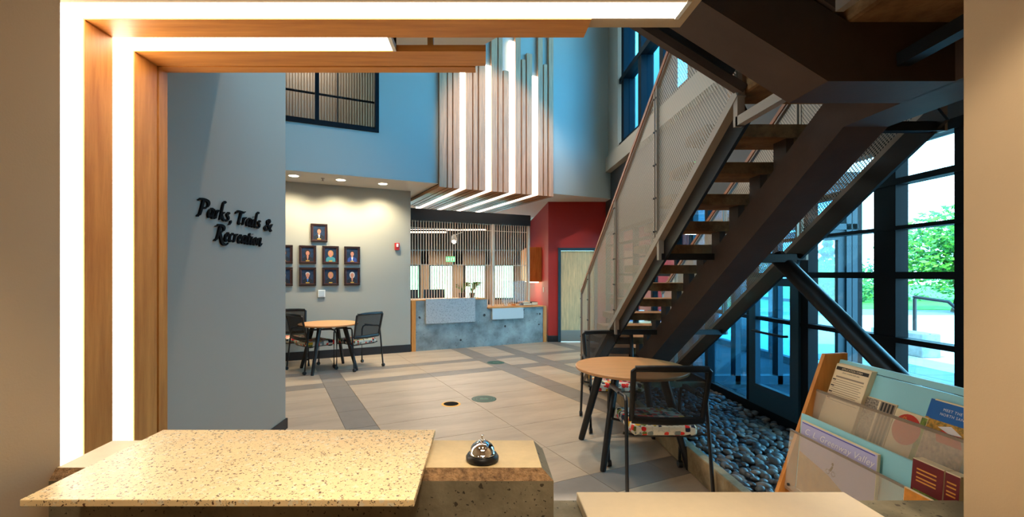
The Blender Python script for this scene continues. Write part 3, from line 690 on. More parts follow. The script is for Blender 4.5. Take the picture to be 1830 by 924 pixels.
def d_red(m, o):
    card(m, 1.552, 1.668, .119, .26, o+.0008, 0)
    cy, cd = 1.612, .175
    m.mat(1).add([(*P(cy + .052*math.cos(a), cd - .052*math.sin(a), o),) for a in [k*2*math.pi/28 for k in range(28)]], [tuple(range(28))])
    card(m, 1.552, 1.572, .119, .26, o+.0004, 2)
    for k in range(6):
        a = k*math.pi/3; m.mat(3).add([P(1.628 + .004*math.cos(a+q)+.006*math.cos(a), .142 + .004*math.sin(a+q)+.006*math.sin(a), o-.0006) for q in (0, 2.1, 4.2)], [(0, 1, 2)])
booklet('red_brochure', 1.55, 1.67, .117, .27, .012, .006, ['paper', 'print_red', 'print_green', 'print_gold'], d_red, 'cream brochure with a big red round emblem in the upper pocket, middle')
def d_blue(y0, y1):
    def f(m, o):
        card(m, y0, y1, .052, .275, o+.0012, 0); card(m, y0, y1, .112, .150, o+.0008, 1); card(m, y0, y1, .146, .275, o+.0008, 2)
        c = (y0+y1)/2
        m.mat(3).add([P(c+.03, .15, o+.0004), P(c, .125, o+.0004), P(c-.04, .135, o+.0004), P(c-.06, .175, o+.0004), P(c+.02, .175, o+.0004)], [(0, 1, 2, 3, 4)])
        m.mat(4).add([P(c+.03, .13, o), P(c-.01, .118, o), P(c-.05, .138, o), P(c-.01, .142, o)], [(0, 1, 2, 3)])
        text_on(m, 'MEET THE', .012, c, .078, o, 4, spacing=1.15); text_on(m, 'NORTH SAN', .012, c-.002, .093, o, 4, spacing=1.15)
    return f
bm_ = ['print_blue', 'print_autumn', 'print_rock', 'print_red', 'print_white']
booklet('blue_brochure', 1.44, 1.567, .055, .275, .008, .004, bm_, d_blue(1.44, 1.567), 'blue topped travel brochure half hidden behind its twin in the upper pocket')
booklet('blue_brochure', 1.412, 1.545, .048, .275, .018, .005, bm_, d_blue(1.412, 1.545), 'front blue travel brochure with white lettering and red house, at the jamb')
# magazine in the lower pocket (its own leaning plane)
def pan2(d, off): return (1.392 - .085*d - off, .88 - d)
_pan = pan
def use2(): globals()['pan'] = pan2
def use1(): globals()['pan'] = _pan
use2()
def d_mag(m, o):
    card(m, 1.592, 1.968, .003, .29, o+.0012, 0); card(m, 1.60, 1.962, .006, .0095, o+.0006, 1)
    m.mat(2).add([P(1.968, .13, o+.0006), P(1.80, .165, o+.0006), P(1.68, .215, o+.0006), P(1.60, .265, o+.0006), P(1.592, .29, o+.0006), P(1.968, .29, o+.0006)], [(0, 1, 2, 3, 4, 5)])
    text_on(m, 'C. L. Greenway Valley', .036, 1.775, .050, o, 3, shear=0.35, spacing=1.05)
    c = (1.79, .150)   # cyclist
    for dy in (-.014, .014):
        q = [P(c[0]+dy+.010*math.cos(k*.5236), c[1]+.010*math.sin(k*.5236), o) for k in range(12)] + [P(c[0]+dy+.008*math.cos(k*.5236), c[1]+.008*math.sin(k*.5236), o) for k in range(12)]
        m.mat(4).add(q, [(k, (k+1) % 12, 12+(k+1) % 12, 12+k) for k in range(12)])
    m.mat(4).add([P(c[0]+.008, c[1]-.008, o), P(c[0]-.006, c[1]-.03, o), P(c[0]-.012, c[1]-.026, o), P(c[0]-.002, c[1]-.004, o)], [(0, 1, 2, 3)])
    m.mat(4).add([P(c[0]-.008+.006*math.cos(k*.7854), c[1]-.036+.006*math.sin(k*.7854), o) for k in range(8)], [tuple(range(8))])
booklet('valley_magazine', 1.59, 1.97, .0, .295, .012, .010, ['print_lilac', 'print_navy', 'print_field', 'print_white', 'ink'], d_mag, 'wide lilac magazine with white title and a cyclist, in the lower pocket', 'magazine')
def d_mar(y0, y1):
    def f(m, o):
        card(m, y0, y1, -.045, .25, o+.0010, 0); c = (y0+y1)/2; w = (y1-y0)
        for i, d in enumerate((-.022, -.010, .004, .014)): card(m, c-w*.30, c+w*.34, d, d+.0045, o, 1)
        card(m, y0+.01*w*10*.1, y1-.008, .045, .11, o+.0004, 2)
    return f
booklet('maroon_brochure', 1.352, 1.45, -.048, .28, .026, .03, ['print_maroon', 'print_gold', 'print_green'], d_mar(1.352, 1.45), 'maroon brochure stack with gold lines in the lower pocket', 'brochure')
booklet('maroon_brochure', 1.306, 1.348, -.048, .28, .026, .03, ['print_maroon', 'print_gold', 'print_photo'], d_mar(1.306, 1.348), 'second maroon brochure stack, half cut off by the beige jamb', 'brochure')
def d_or(m, o):
    card(m, 1.312, 1.408, .028, .25, o+.0006, 0); text_on(m, 'trails', .022, 1.37, .07, o, 1, shear=.3)
booklet('orange_brochure', 1.31, 1.41, .026, .30, .085, .006, ['print_orange', 'print_white'], d_or, 'orange brochure at the very bottom of the rack by the ledge')
use1()

# ------------------------------------------------------------------ staircase
st_ = empty('staircase', (1.95, 6.4, 0), label='dark steel stair with concrete treads, boxed spine beam and perforated guards', cat='staircase')
XL, XR = 1.39, 2.51
tl = lambda Y: 4.344 - .632*Y
bl = lambda Y: 4.015 - .632*Y
hl = lambda Y: 5.290 - .632*Y
RUN, RISE = .2794, .1766
for k in range(14):
    yk = 2.95 + k*RUN; z = tl(yk)
    if z < 0.02: continue
    t = MB()
    t.prism([(XL+.06, yk, z), (XR-.06, yk, z), (XR-.06, yk, z-.066), (2.13, yk, z-.082), (1.75, yk, z-.082), (XL+.06, yk, z-.066)], (0, .305, 0))
    o = t.build('tread', 'tread_concrete', st_)
    b = MB().prism([(1.985, yk+.03, z-.082), (1.985, yk+.16, z-.082), (1.985, yk+.16, max(0.0, 3.977-.632*(yk+.16)-.02)), (1.985, yk+.03, max(0.0, 3.977-.632*(yk+.03)-.02))], (.05, 0, 0))
    b.build('tread_bracket', 'steel_dark', st_)
zt_ = lambda Y: 3.977 - .632*Y
zb_ = lambda Y: 3.717 - .632*Y
BX0, BX1 = 1.83, 2.055
yb = 2.31
def ch(pr):                       # chamfer-free box beam from a profile in (y, z)
    return MB().prism([(BX0, y, z) for y, z in pr], (BX1-BX0, 0, 0))
ch([(5.88, 0), (yb, zb_(yb)), (1.31, zb_(yb)), (1.31, 2.485), (yb+.045, 2.485), (6.28, 0)]).build('spine_beam', 'steel_dark', st_)
# cross beam and second flight's beam, running left from the landing
CY0, CY1, ZB = 1.765, 1.992, zb_(yb)
MB().prism([(1.838, CY0, ZB), (1.338, CY0, ZB), (-.55, CY0, ZB+1.193), (-.55, CY0, ZB+1.455), (1.42, CY0, 2.485), (1.838, CY0, 2.485)], (0, CY1-CY0, 0)).build('cross_beam', 'steel_dark', st_)
MB().bbox(XL+.02, XR-.02, 1.33, 2.64, 2.487, 2.65, .02).build('landing_slab', 'tread_concrete', st_)
for m_ in range(1, 8):
    x = XL - RUN*(m_-1); z = 2.65 + RISE*m_
    MB().box(x-.30, x, 1.40, 2.36, z-.07, z).build('tread', 'tread_concrete', st_)
    MB().prism([(x-.03, 1.75, z-.07), (x-.27, 1.75, z-.07), (x-.27, 1.75, z-.30+.17), (x-.03, 1.75, z-.30)], (0, .26, 0)).build('tread_bracket', 'steel_dark', st_)

def perf(o, e1, e2, n1, n2, name, parent, open_=.58):
    """perforated sheet: n1 x n2 staggered square cells spanned by e1, e2"""
    o, e1, e2 = Vector(o), Vector(e1), Vector(e2); vs, fs = [], []; k = open_/2
    for j in range(n2):
        sh = .5 if j % 2 else 0
        for i in range(n1):
            c = o + e1*(i+.5+sh*(1 if i < n1-1 else 0)) + e2*(j+.5); b = len(vs)
            for a, d in ((-.5, -.5), (.5, -.5), (.5, .5), (-.5, .5)): vs.append(c + e1*a + e2*d)
            for a, d in ((-k, -k), (k, -k), (k, k), (-k, k)): vs.append(c + e1*a + e2*d)
            for q in range(4): fs.append([b+q, b+(q+1) % 4, b+4+(q+1) % 4, b+4+q])
    m = MB(); m.v = vs; m.f = fs; m.mi = [0]*len(fs); m.sm = [False]*len(fs)
    return m.build(name, 'steel_mesh', parent)
segs = [6.36, 5.93, 4.74, 3.62, 2.47]
for side, X in ((-1, XL), (1, XR)):
    MB().bar((X, 6.36, bl(6.36)+.03), (X, 2.46, bl(2.46)+.03), .05, .055).build('bottom_bar', 'steel_frame', st_)
    MB().bar((X-side*.035, 6.14, bl(6.14)-.075), (X-side*.035, 2.46, bl(2.46)-.075), .02, .13).build('side_plate', 'black_metal', st_)
    MB().bar((X, 6.36, hl(6.36)-.03), (X, 2.46, hl(2.46)-.03), .03, .022).build('top_bar', 'steel_frame', st_)
    MB().bar((X, 6.36, hl(6.36)), (X, 2.46, hl(2.46)), .045, .035).build('handrail', 'rail_wood', st_)
    for i, y in enumerate(segs):
        z0 = max(0.0, bl(y)); z1 = hl(y)-.02
        for dy in ((0,) if i in (0, 4) else (-.022, .022)):
            MB().bar((X+side*.008, y+dy, z0), (X+side*.008, y+dy, z1 - dy*.632), .024, .018, (0, 1, 0)).build('post', 'steel_frame', st_)
            for q in range(5):
                zq = z0 + .12 + q*(z1-z0-.2)/4
                MB().tube([(X+side*.012, y+dy, zq), (X+side*.026, y+dy, zq)], .0085, 6).build('bolt', 'black_metal', st_)
    for i in range(4):
        ya, yb2 = segs[i]-.02, segs[i+1]+.02; n1 = max(1, int((ya-yb2)/.0185)); d = (ya-yb2)/n1; n2 = 66
        perf((X, ya, bl(ya)+.05), (0, -d, .632*d), (0, 0, 1.17/n2), n1, n2, 'perforated_panel', st_)
    for y in (4.72, 3.56) if side < 0 else (4.72, 3.56, 2.50):
        za = bl(y)-.145
        MB().box(min(X, 1.9+side*.1), max(X, 1.9+side*.1), y-.025, y+.025, za, za+.05).build('outrigger', 'black_metal', st_)
        MB().box(X-.02, X+.02, y-.02, y+.02, za, bl(y)+.04).build('outrigger_post', 'steel_frame', st_)
# upper flight, rear guard
ul = lambda X: 2.51 + .632*(1.38-X)
MB().bar((1.40, 2.45, ul(1.40)), (-.55, 2.45, ul(-.55)), .05, .05).build('bottom_bar', 'steel_dark', st_)
MB().bar((1.36, 2.42, ul(1.36)+.10), (-.55, 2.42, ul(-.55)+.10), .015, .13).build('side_plate', 'black_metal', st_)
MB().bar((1.39, 2.47, 2.335), (1.39, 1.995, 2.335), .04, .05).build('landing_angle', 'steel_frame', st_)
MB().box(1.37, 1.41, 2.45, 2.49, 2.31, 2.54).build('outrigger_post', 'steel_frame', st_)
MB().bar((1.40, 2.45, ul(1.40)+1.27), (-.55, 2.45, ul(-.55)+1.27), .045, .035).build('handrail', 'rail_wood', st_)
n1 = 104; d = 1.93/n1
perf((1.39, 2.46, ul(1.39)+.03), (-d, 0, .632*d), (0, 0, 1.2/66), n1, 66, 'perforated_panel', st_)
for X in (1.385, .3, -.5): MB().box(X-.012, X+.012, 2.45, 2.47, ul(X), ul(X)+1.27).build('post', 'steel_frame', st_)
MB().bar((1.60, 1.36, 2.345), (1.62, 1.755, 2.335), .05, .05).build('guard_bracket', 'black_metal', st_)
MB().bar((1.30, 1.36, 2.49), (1.30, 1.66, 2.49), .03, .05).build('guard_bracket', 'steel_frame', st_)
# leaning round column under the stair
MB().tube([(2.29, 3.54, 1.645), (2.62, 1.66, .02)], .058, 20).build('leaning_column', 'black_metal', st_)
MB().box(2.0, 2.36, 3.42, 3.62, 1.60, 1.66).build('column_cap', 'black_metal', st_)

# ------------------------------------------------------------------ pebble bed and its curb
struct('curb', MB().bbox(1.578, 1.65, 2.1, 5.67, 0, .18, .008).bbox(1.65, 2.75, 2.03, 2.1, 0, .18, .006).bbox(1.65, 2.75, 5.6, 5.67, 0, .18, .006), 'stone_curb', 'rough concrete curb holding in the dark pebbles')
pb = empty('pebble_bed', (2.2, 4.0, 0), label='bed of smooth dark river pebbles between curb and glass wall under the stair', cat='pebble bed')
MB().box(1.65, 2.75, 2.1, 5.6, 0, .09).build('bed_base', 'pebble_b', pb)
rp_ = random.Random(4); protos = []
for i in range(9):
    bm = bmesh.new(); bmesh.ops.create_icosphere(bm, subdivisions=2, radius=1)
    a, b, ph = rp_.uniform(.62, .95), rp_.uniform(.42, .62), rp_.uniform(0, 6)
    for v in bm.verts:
        n = 1 + .10*math.sin(2.5*v.co.x + ph) + .08*math.sin(3*v.co.y + 2*ph); v.co = Vector((v.co.x*n, v.co.y*a*n, v.co.z*b))
    protos.append(bm)
spots = []
ny = 0; y = 2.16
while y < 5.57:
    x = 1.69 + rp_.uniform(0, .03)
    while x < 2.73:
        spots.append((x + rp_.uniform(-.014, .014), y + rp_.uniform(-.014, .014), rp_.uniform(.105, .135), rp_.choice((rp_.uniform(.030, .040), rp_.uniform(.036, .050)))))
        x += .062
    y += .060
vis = sorted([s for s in spots if 2.75 < s[1] and 862+815*s[0]/s[1] < 1470], key=lambda s: s[1])[:300]
vset = set(vis); pm = ['pebble_a', 'pebble_b', 'pebble_c']; firsts = {}
def prot(e=None):
    return Matrix.Rotation(rp_.uniform(0, 6.28), 4, 'Z') @ Matrix.Rotation(rp_.uniform(-.35, .35), 4, 'X') @ Matrix.Rotation(rp_.uniform(-.35, .35), 4, 'Y')
for s in vis:
    k = (rp_.randrange(9), rp_.randrange(3))
    if k not in firsts:
        m = MB(); m.bm(protos[k[0]].copy(), True); o = m.build('pebble', pm[k[1]], pb, local=True); firsts[k] = o
    else: o = share(firsts[k], 'pebble', pb)
    o.location = wm(pb).inverted() @ Vector((s[0], s[1], s[2])); o.rotation_euler = prot().to_euler(); o.scale = (s[3],)*3
m = MB()
for s in spots:
    if s in vset: continue
    m.mat(rp_.randrange(3)); m.bm(protos[rp_.randrange(9)].copy(), True, Matrix.Translation(Vector(s[:3])) @ prot() @ Matrix.Scale(s[3], 4))
tag(m.build('loose_pebbles', pm, pb), kind='stuff')
# ------------------------------------------------------------------ cafe tables and chairs
def make_table(label):
    r = empty('round_table', (0, 0, 0), label=label, cat='table', group='round cafe tables')
    MB().lathe([(.435, .706), (.452, .709), (.457, .716), (.457, .730), (.452, .735), (.0, .735)], (0, 0, 0), 56).build('table_top', 'table_wood', r, local=True)
    MB().lathe([(.10, .694), (.30, .694), (.30, .706)], (0, 0, 0), 24).build('top_plate', 'black_metal', r, local=True)
    first = None
    for k in range(4):
        if not first:
            first = MB().tube([(.19, .19, .705), (.335, .335, .012), (.337, .337, 0)], [.031, .022, .02], 12, flat=1.25).build('leg', 'black_metal', r, local=True); o = first
        else: o = share(first, 'leg', r)
        o.rotation_euler = (0, 0, k*math.pi/2)
    return r
table = make_table('round wood topped cafe table with black splayed legs, by the pebble bed')
table.location = (1.25, 3.84, 0); table.rotation_euler = (0, 0, .03)
t2 = copy_tree(table); t2.location = (-2.44, 7.24, 0); t2.rotation_euler = (0, 0, .6)
t2['label'] = 'round wood topped cafe table with black legs, below the portraits'

def make_chair(label):
    r = empty('cafe_chair', (0, 0, 0), label=label, cat='chair', group='mesh backed cafe chairs')
    for sgn in (-1, 1):
        X = .275*sgn
        pts = [(X, .25, .055), (X, .252, .45), (X, .245, .57), (X, .215, .625), (X, .15, .648), (X, -.05, .658), (X*.985, -.19, .665), (X*.99, -.215, .645), (X, -.235, .50), (X*1.03, -.285, .055)]
        MB().tube(pts, .0125, 8).build('side_frame', 'black_metal', r, local=True)
        MB().bbox(X-.019, X+.019, -.08, .16, .652, .672, .006).build('arm_pad', 'black_plastic', r, local=True)
        for y, xx in ((.25, X), (-.285, X*1.03)):
            c = MB().lathe([(.009, .03), (.012, .058), (.009, .062)], (xx, y, 0), 8)
            c.tube([(xx-.015, y-.008, .027), (xx+.015, y-.008, .027)], .027, 12); c.build('caster', 'black_plastic', r, local=True)
    for y in (.17, -.15): MB().tube([(-.275, y, .40), (-.2, y, .385), (.2, y, .385), (.275, y, .40)], .010, 8).build('cross_bar', 'black_metal', r, local=True)
    bm = bmesh.new(); bmesh.ops.create_cube(bm, size=1)
    for v in bm.verts: v.co = Vector((v.co.x*.47*(1 if v.co.y > 0 else .94), v.co.y*.45+.02, .435+v.co.z*.075))
    bmesh.ops.bevel(bm, geom=bm.edges[:], offset=.032, segments=4, affect='EDGES', profile=.6)
    MB().bm(bm, True).build('seat', 'dot_fabric', r, local=True)
    MB().bbox(-.20, .20, -.18, .20, .385, .405, .006).build('seat_pan', 'black_plastic', r, local=True)
    # back: rounded frame leaning back, with sheer mesh inside
    def bp(x, h): return (x, -.215 - .10*h - .035*(1-(x/.27)**2), .50 + h*.395)
    q = lambda w0, w1, lo, hi: [bp(-w0, lo), bp(-(w0+w1)/2, (lo+hi)/2), bp(-w1, hi-.04), bp(-w1+.02, hi), bp(-w1/2, hi+.004), bp(0, hi+.006), bp(w1/2, hi+.004), bp(w1-.02, hi), bp(w1, hi-.04), bp((w0+w1)/2, (lo+hi)/2), bp(w0, lo), bp(w0/2, lo-.01), bp(0, lo-.012), bp(-w0/2, lo-.01)]
    loop = q(.238, .25, .04, .97); m = MB()
    m.tube(loop + [loop[0]], .019, 8, False, flat=.8, ref=(0, 1, 0)); m.tube([bp(-.238, .05), bp(-.12, .045), bp(0, .04), bp(.12, .045), bp(.238, .05)], .028, 8, flat=.6, ref=(0, 1, 0))
    m.tube([bp(-.24, .97), bp(-.12, .985), bp(0, .99), bp(.12, .985), bp(.24, .97)], .022, 8, flat=.6, ref=(0, 1, 0))
    br = m.build('backrest', 'black_plastic', r, local=True)
    vs, fs = [], []
    for j in range(6):
        for i in range(9): h = .05+.92*j/5; vs.append(bp((-1+i/4)*(.238+.012*h), h))
    for j in range(5):
        for i in range(8): a = j*9+i; fs.append((a, a+1, a+10, a+9))
    mm = MB(); mm.add(vs, fs, True); mm.build('back_mesh', 'chair_mesh', br, local=True)
    return r
ch = make_chair('black mesh back chair nearest the counter, its back toward the bell')
ch.location = (1.262, 3.33, 0); ch.rotation_euler = (0, 0, -.03)
for (x, y, fx, fy, lab) in ((1.315, 4.55, -.06, -1, 'black mesh back chair on the far side of the near table, by the stair foot'),
                            (-2.03, 7.43, -.79, .61, 'black mesh back chair to the right of the table below the portraits'),
                            (-2.68, 7.22, .66, .75, 'black mesh back chair to the left of the table below the portraits'),
                            (-3.20, 7.60, .40, -.92, 'black mesh back chair half hidden behind the edge of the lettered wall')):
    c = copy_tree(ch); c.location = (x, y, 0); c.rotation_euler = (0, 0, math.atan2(-fx, fy)); c['label'] = lab

# ------------------------------------------------------------------ folded slat feature with light lines
sf = empty('slat_feature', Lb(1.4, -1.0, 3.05), label='folded wooden slat feature with white light lines hanging over the far reception desk', cat='light fixture')
ZS = 3.055; TF = -1.0
sl_ = [(.232, .379, 7), (.391, .483, 6.7), (.495, .627, 6.2), (.737, .874, 6.6), (.888, .983, 6.0), (1.002, 1.144, 6.4), (1.256, 1.389, 6.8), (1.403, 1.499, 6.5), (1.514, 1.640, 5.36), (1.764, 1.892, 6.7), (1.912, 1.999, 5.65), (2.019, 2.148, 5.79), (2.272, 2.391, 6.6), (2.408, 2.497, 5.65), (2.522, 2.640, 6.8)]
for i, (a, b, zt2) in enumerate(sl_):
    te = 1.0 + .8*min(1, a/.8) - (.12 if i % 3 == 1 else 0)
    m = MB().frame(Lb)
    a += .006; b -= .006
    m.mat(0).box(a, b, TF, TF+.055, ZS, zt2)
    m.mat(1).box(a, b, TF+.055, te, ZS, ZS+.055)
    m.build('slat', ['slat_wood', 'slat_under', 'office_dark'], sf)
for (a, b, zt2) in ((.632, .732, 6.5), (1.150, 1.250, 5.39), (1.646, 1.757, 5.95), (2.154, 2.268, 5.374)):
    m = MB().frame(Lb); m.box(a, b, TF+.004, TF+.045, ZS+.004, zt2); m.box(a, b, TF+.045, 1.75, ZS+.004, ZS+.045); m.build('light_strip', 'slat_light', sf)
m = MB().frame(Lb); m.box(.235, 2.636, TF+.058, TF+.066, ZS+.06, 5.3); m.build('backing_board', 'office_dark', sf)
m = MB().frame(Lb); m.box(.235, 2.636, TF+.06, 1.7, ZS+.058, ZS+.066); m.build('backing_board', 'office_dark', sf)

# ------------------------------------------------------------------ far reception desk
dk = empty('far_reception_desk', Lb(1.5, .2, 0), label='far reception desk of blue grey concrete with pale hung panels and wooden ends', cat='desk')
MB().frame(Lb).box(.10, 1.65, .0, .22, 0, .985).box(1.65, 3.03, .0, .22, 0, .79).build('concrete_wall', 'concrete_blue', dk)
MB().frame(Lb).box(.02, .10, -.015, .6, 0, 1.0).build('end_board', 'maple', dk)
MB().frame(Lb).box(3.03, 3.11, -.015, .55, 0, .80).build('end_board', 'maple', dk)
MB().frame(Lb).box(.10, 1.65, -.005, .55, .985, 1.005).build('ledge_top', 'maple_flat', dk)
MB().frame(Lb).box(1.655, 3.03, -.05, .75, .79, .815).build('lower_top', 'maple_flat', dk)
MB().frame(Lb).bbox(.30, 1.36, -.04, -.002, .53, 1.02, .003).build('front_panel', 'terrazzo_grey', dk)['label'] = 'grey speckled panel'
MB().frame(Lb).bbox(1.75, 2.50, -.05, -.002, .555, .788, .003).build('front_panel', 'panel_pale', dk)['label'] = 'pale blue grey panel'
MB().frame(Lb).box(.0, 3.1, .6, .66, 0, .72).build('rear_board', 'office_wall', dk)

# side-folding grille of vertical rods over the desk
gr = empty('folding_grille', Lb(1.5, .30, .98), label='closed side folding grille of thin vertical rods above the far desk', cat='grille')
MB().frame(Lb).box(.0, 2.87, .27, .50, 2.60, 2.84).build('track', 'office_dark', gr)
rod = None
s = .07
while s < 2.85:
    z0 = 1.01 if s < 1.65 else 0.82
    if abs(s-1.93) > .03:
        key = z0
        o = MB().frame(Lb).tube([(s, .31, z0), (s, .31, 2.62)], .011, 5).build('rod', 'grille_rod', gr)
    s += .058
for s in (1.93, 2.83): MB().frame(Lb).box(s-.022, s+.022, .28, .34, .82, 2.62).build('grille_post', 'grille_rod', gr)
for z in (1.7, 2.45): MB().frame(Lb).box(.05, 2.85, .302, .308, z, z+.01).build('tie_bar', 'grille_rod', gr)
# things on the desk
cs = tag(MB().frame(Lb).box(2.05, 2.62, .10, .106, .90, 1.36).build('plexiglass_screen', 'clear_acrylic'), 'clear acrylic sneeze screen standing on the lower desk top', 'screen')
MB().frame(Lb).box(2.12, 2.18, .08, .16, .816, .90).box(2.5, 2.56, .08, .16, .816, .90).build('screen_foot', 'clear_acrylic', cs)
rr = random.Random(5)
for i, (s_, w, h, c, lab) in enumerate(((2.62, .22, .05, 'ink', 'black binder lying at the bottom of the pile on the lower desk end'), (2.60, .20, .035, 'print_gold', 'yellow folder on top of the black binder at the desk end'), (2.84, .16, .07, 'ink', 'small black box at the right end of the desk by the red wall'), (2.42, .13, .03, 'print_orange', 'orange booklet lying on the desk behind the screen'))):
    z = .816 + (.051 if i == 1 else 0); c_ = Lb(s_+w/2, .27, z)
    ro = empty('binder' if i < 2 else 'booklet' if i == 3 else 'card_box', c_, A, label=lab, cat='binder' if i < 2 else 'book' if i == 3 else 'box')
    MB().bbox(-w/2, w/2, -.1, .1, 0, h, .004).build('cover', c, ro, local=True); MB().box(-w/2+.006, w/2-.004, -.104, -.09, .006, h-.006).build('pages', 'paper', ro, local=True)
for i, (s_, t_, lab) in enumerate(((1.50, .45, 'potted plant with bent leaves on the high desk behind the grille'), (1.28, .50, 'low potted plant beside the bent leaved plant'))):
    ro = empty('potted_plant', Lb(s_, t_, 1.006), label=lab, cat='plant')
    MB().lathe([(.05, 0), (.065, .10), (.06, .10), (.055, .085)], (0, 0, 0), 14).build('pot', 'black_plastic', ro, local=True)
    m = MB()
    for k in range(14):
        a = k*2.4; l = rr.uniform(.12, .26); m.mat(k % 2)
        m.add([(0, 0, .09), (math.cos(a)*l*.45-.012, math.sin(a)*l*.45, .09+l), (math.cos(a)*l, math.sin(a)*l, .09+l*.9), (math.cos(a)*l*.45+.012, math.sin(a)*l*.45+.01, .09+l*.75)], [(0, 1, 2, 3)])
    tag(m.build('leaves', ['leaf_b', 'print_green'], ro, local=True), kind='stuff')
for i, (s_, lab) in enumerate(((.32, 'dark office monitor behind the grille at the left end of the desk'), (.95, 'dark office monitor behind the middle of the grille'))):
    ro = empty('monitor', Lb(s_, 1.4, .74), A, label=lab, cat='monitor')
    MB().bbox(-.26, .26, -.012, .012, .10, .42, .004).build('screen', 'black_plastic', ro, local=True); MB().tube([(0, .02, 0), (0, .02, .2)], .02, 8).build('stand', 'black_plastic', ro, local=True); MB().bbox(-.11, .11, -.07, .1, 0, .012, .003).build('base', 'black_plastic', ro, local=True)
tag(MB().frame(Lb).box(.05, 1.9, 1.2, 1.75, .70, .739).box(.05, .1, 1.2, 1.75, 0, .7).box(1.85, 1.9, 1.2, 1.75, 0, .7).build('office_worktop', 'office_wall'), 'brown office worktop behind the far reception desk', 'desk')
# wall cabinet with light under it on the red side wall
wcb = empty('wall_cabinet', (1.30, 12.2, 1.25), label='maple wall cabinet with a light below, on the red side wall', cat='cabinet')
MB().bbox(1.12, 1.468, 11.3, 12.9, 1.32, 2.18, .004).build('body', 'maple', wcb)
MB().bbox(1.10, 1.118, 11.31, 12.09, 1.33, 2.17, .003).build('door', 'maple', wcb); MB().bbox(1.10, 1.118, 12.11, 12.89, 1.33, 2.17, .003).build('door', 'maple', wcb)
MB().box(1.2, 1.4, 11.33, 12.8, 1.30, 1.318).build('under_light', 'cabinet_light', wcb)
tag(MB().bbox(1.458, 1.469, 10.86, 10.94, 1.08, 1.20, .002).build('light_switch', 'white_plastic'), 'small white switch plate on the red side wall', 'switch')

# office behind: walls, ceiling, windows, lights
struct('wall_office_left', MB().box(-4.5, -4.35, 9.2, 16.2, 0, 3.13), 'office_wall')
ow = MB(); xs = [-4.35, -3.0, -2.18, -1.88, -1.02, -.66, .12, .38, 1.12, 1.47]
for i in range(0, len(xs)-1, 2): ow.box(xs[i], xs[i+1], 16, 16.15, 0, 3.4)
ow.box(-4.35, 1.47, 16, 16.15, 0, .62).box(-4.35, 1.47, 16, 16.15, 1.85, 3.4)
struct('wall_office_rear', ow, 'office_wall')
struct('ceiling_office', MB().box(-4.5, 1.47, 12.6, 16.2, 3.25, 3.4), 'office_dark')
tag(MB().box(-4.3, 1.46, 14.8, 15.4, 2.3, 3.2).build('duct_run', 'office_dark'), 'black duct run across the office behind the grille', 'duct')
w6 = empty('window_6', (-.9, 16, .6), kind='structure')
for i in range(1, len(xs)-1, 2):
    a, b = xs[i], xs[i+1]
    MB().box(a, a+.05, 15.98, 16.1, .62, 1.85).box(b-.05, b, 15.98, 16.1, .62, 1.85).box(a+.05, b-.05, 15.98, 16.1, 1.8, 1.85).box(a+.05, b-.05, 15.98, 16.1, .62, .68).build('window_frame', 'frame_black', w6)
    MB().box(a+.05, b-.05, 16.03, 16.04, .68, 1.8).build('pane', 'glass_clear', w6)
struct('wall_yellow', MB().box(-4.5, 3.4, 20.5, 21, -.1, 3.6), 'yellow_wall')
for i, (x0_, x1_, y_, z_, lab) in enumerate(((-4.2, .1, 12.6, 2.72, 'long thin pendant light line in the office behind the grille'), (-3.4, -.95, 12.0, 2.60, 'shorter pendant light line below the long one in the office'))):
    ro = empty('pendant_light', ((x0_+x1_)/2, y_, z_), label=lab, cat='light', group='office pendant lights')
    MB().box(x0_, x1_, y_-.03, y_+.03, z_, z_+.03).build('diffuser', 'pendant_light', ro); MB().box(x0_, x1_, y_-.03, y_+.03, z_+.03, z_+.08).build('housing', 'office_dark', ro)
    for x in (x0_+.3, x1_-.3): MB().tube([(x, y_, z_+.08), (x, y_, 3.25)], .006, 6).build('cord', 'office_dark', ro)
es = empty('exit_sign', (-.95, 13.6, 1.95), label='green lit exit sign hanging in the office behind the grille', cat='sign')
MB().bbox(-1.08, -.82, 13.58, 13.62, 1.88, 2.03, .004).build('housing', 'exit_green', es)
vs, fs = mesh_text('EXIT', .12); MB().add([(-.95+v[0], 13.574, 1.91+v[1]) for v in vs], [tuple(f) for f in fs]).build('lettering', 'white_plastic', es); MB().tube([(-.95, 13.6, 2.03), (-.95, 13.6, 3.25)], .008, 6).build('stem', 'office_dark', es)
fl_ = empty('flood_light', (-.72, 11.6, 2.38), label='bright white twin head spotlight hanging behind the grille', cat='light')
MB().lathe([(.05, 0), (.075, .05), (.05, .17), (.02, .19)], (-.72, 11.6, 2.33), 14).build('head', 'white_plastic', fl_); MB().ball((-.72, 11.58, 2.34), .06, 2).build('lamp', 'down_light', fl_); MB().tube([(-.72, 11.6, 2.5), (-.5, 11.6, 2.58), (-.5, 11.6, 3.13)], .012, 6).build('arm', 'white_plastic', fl_)

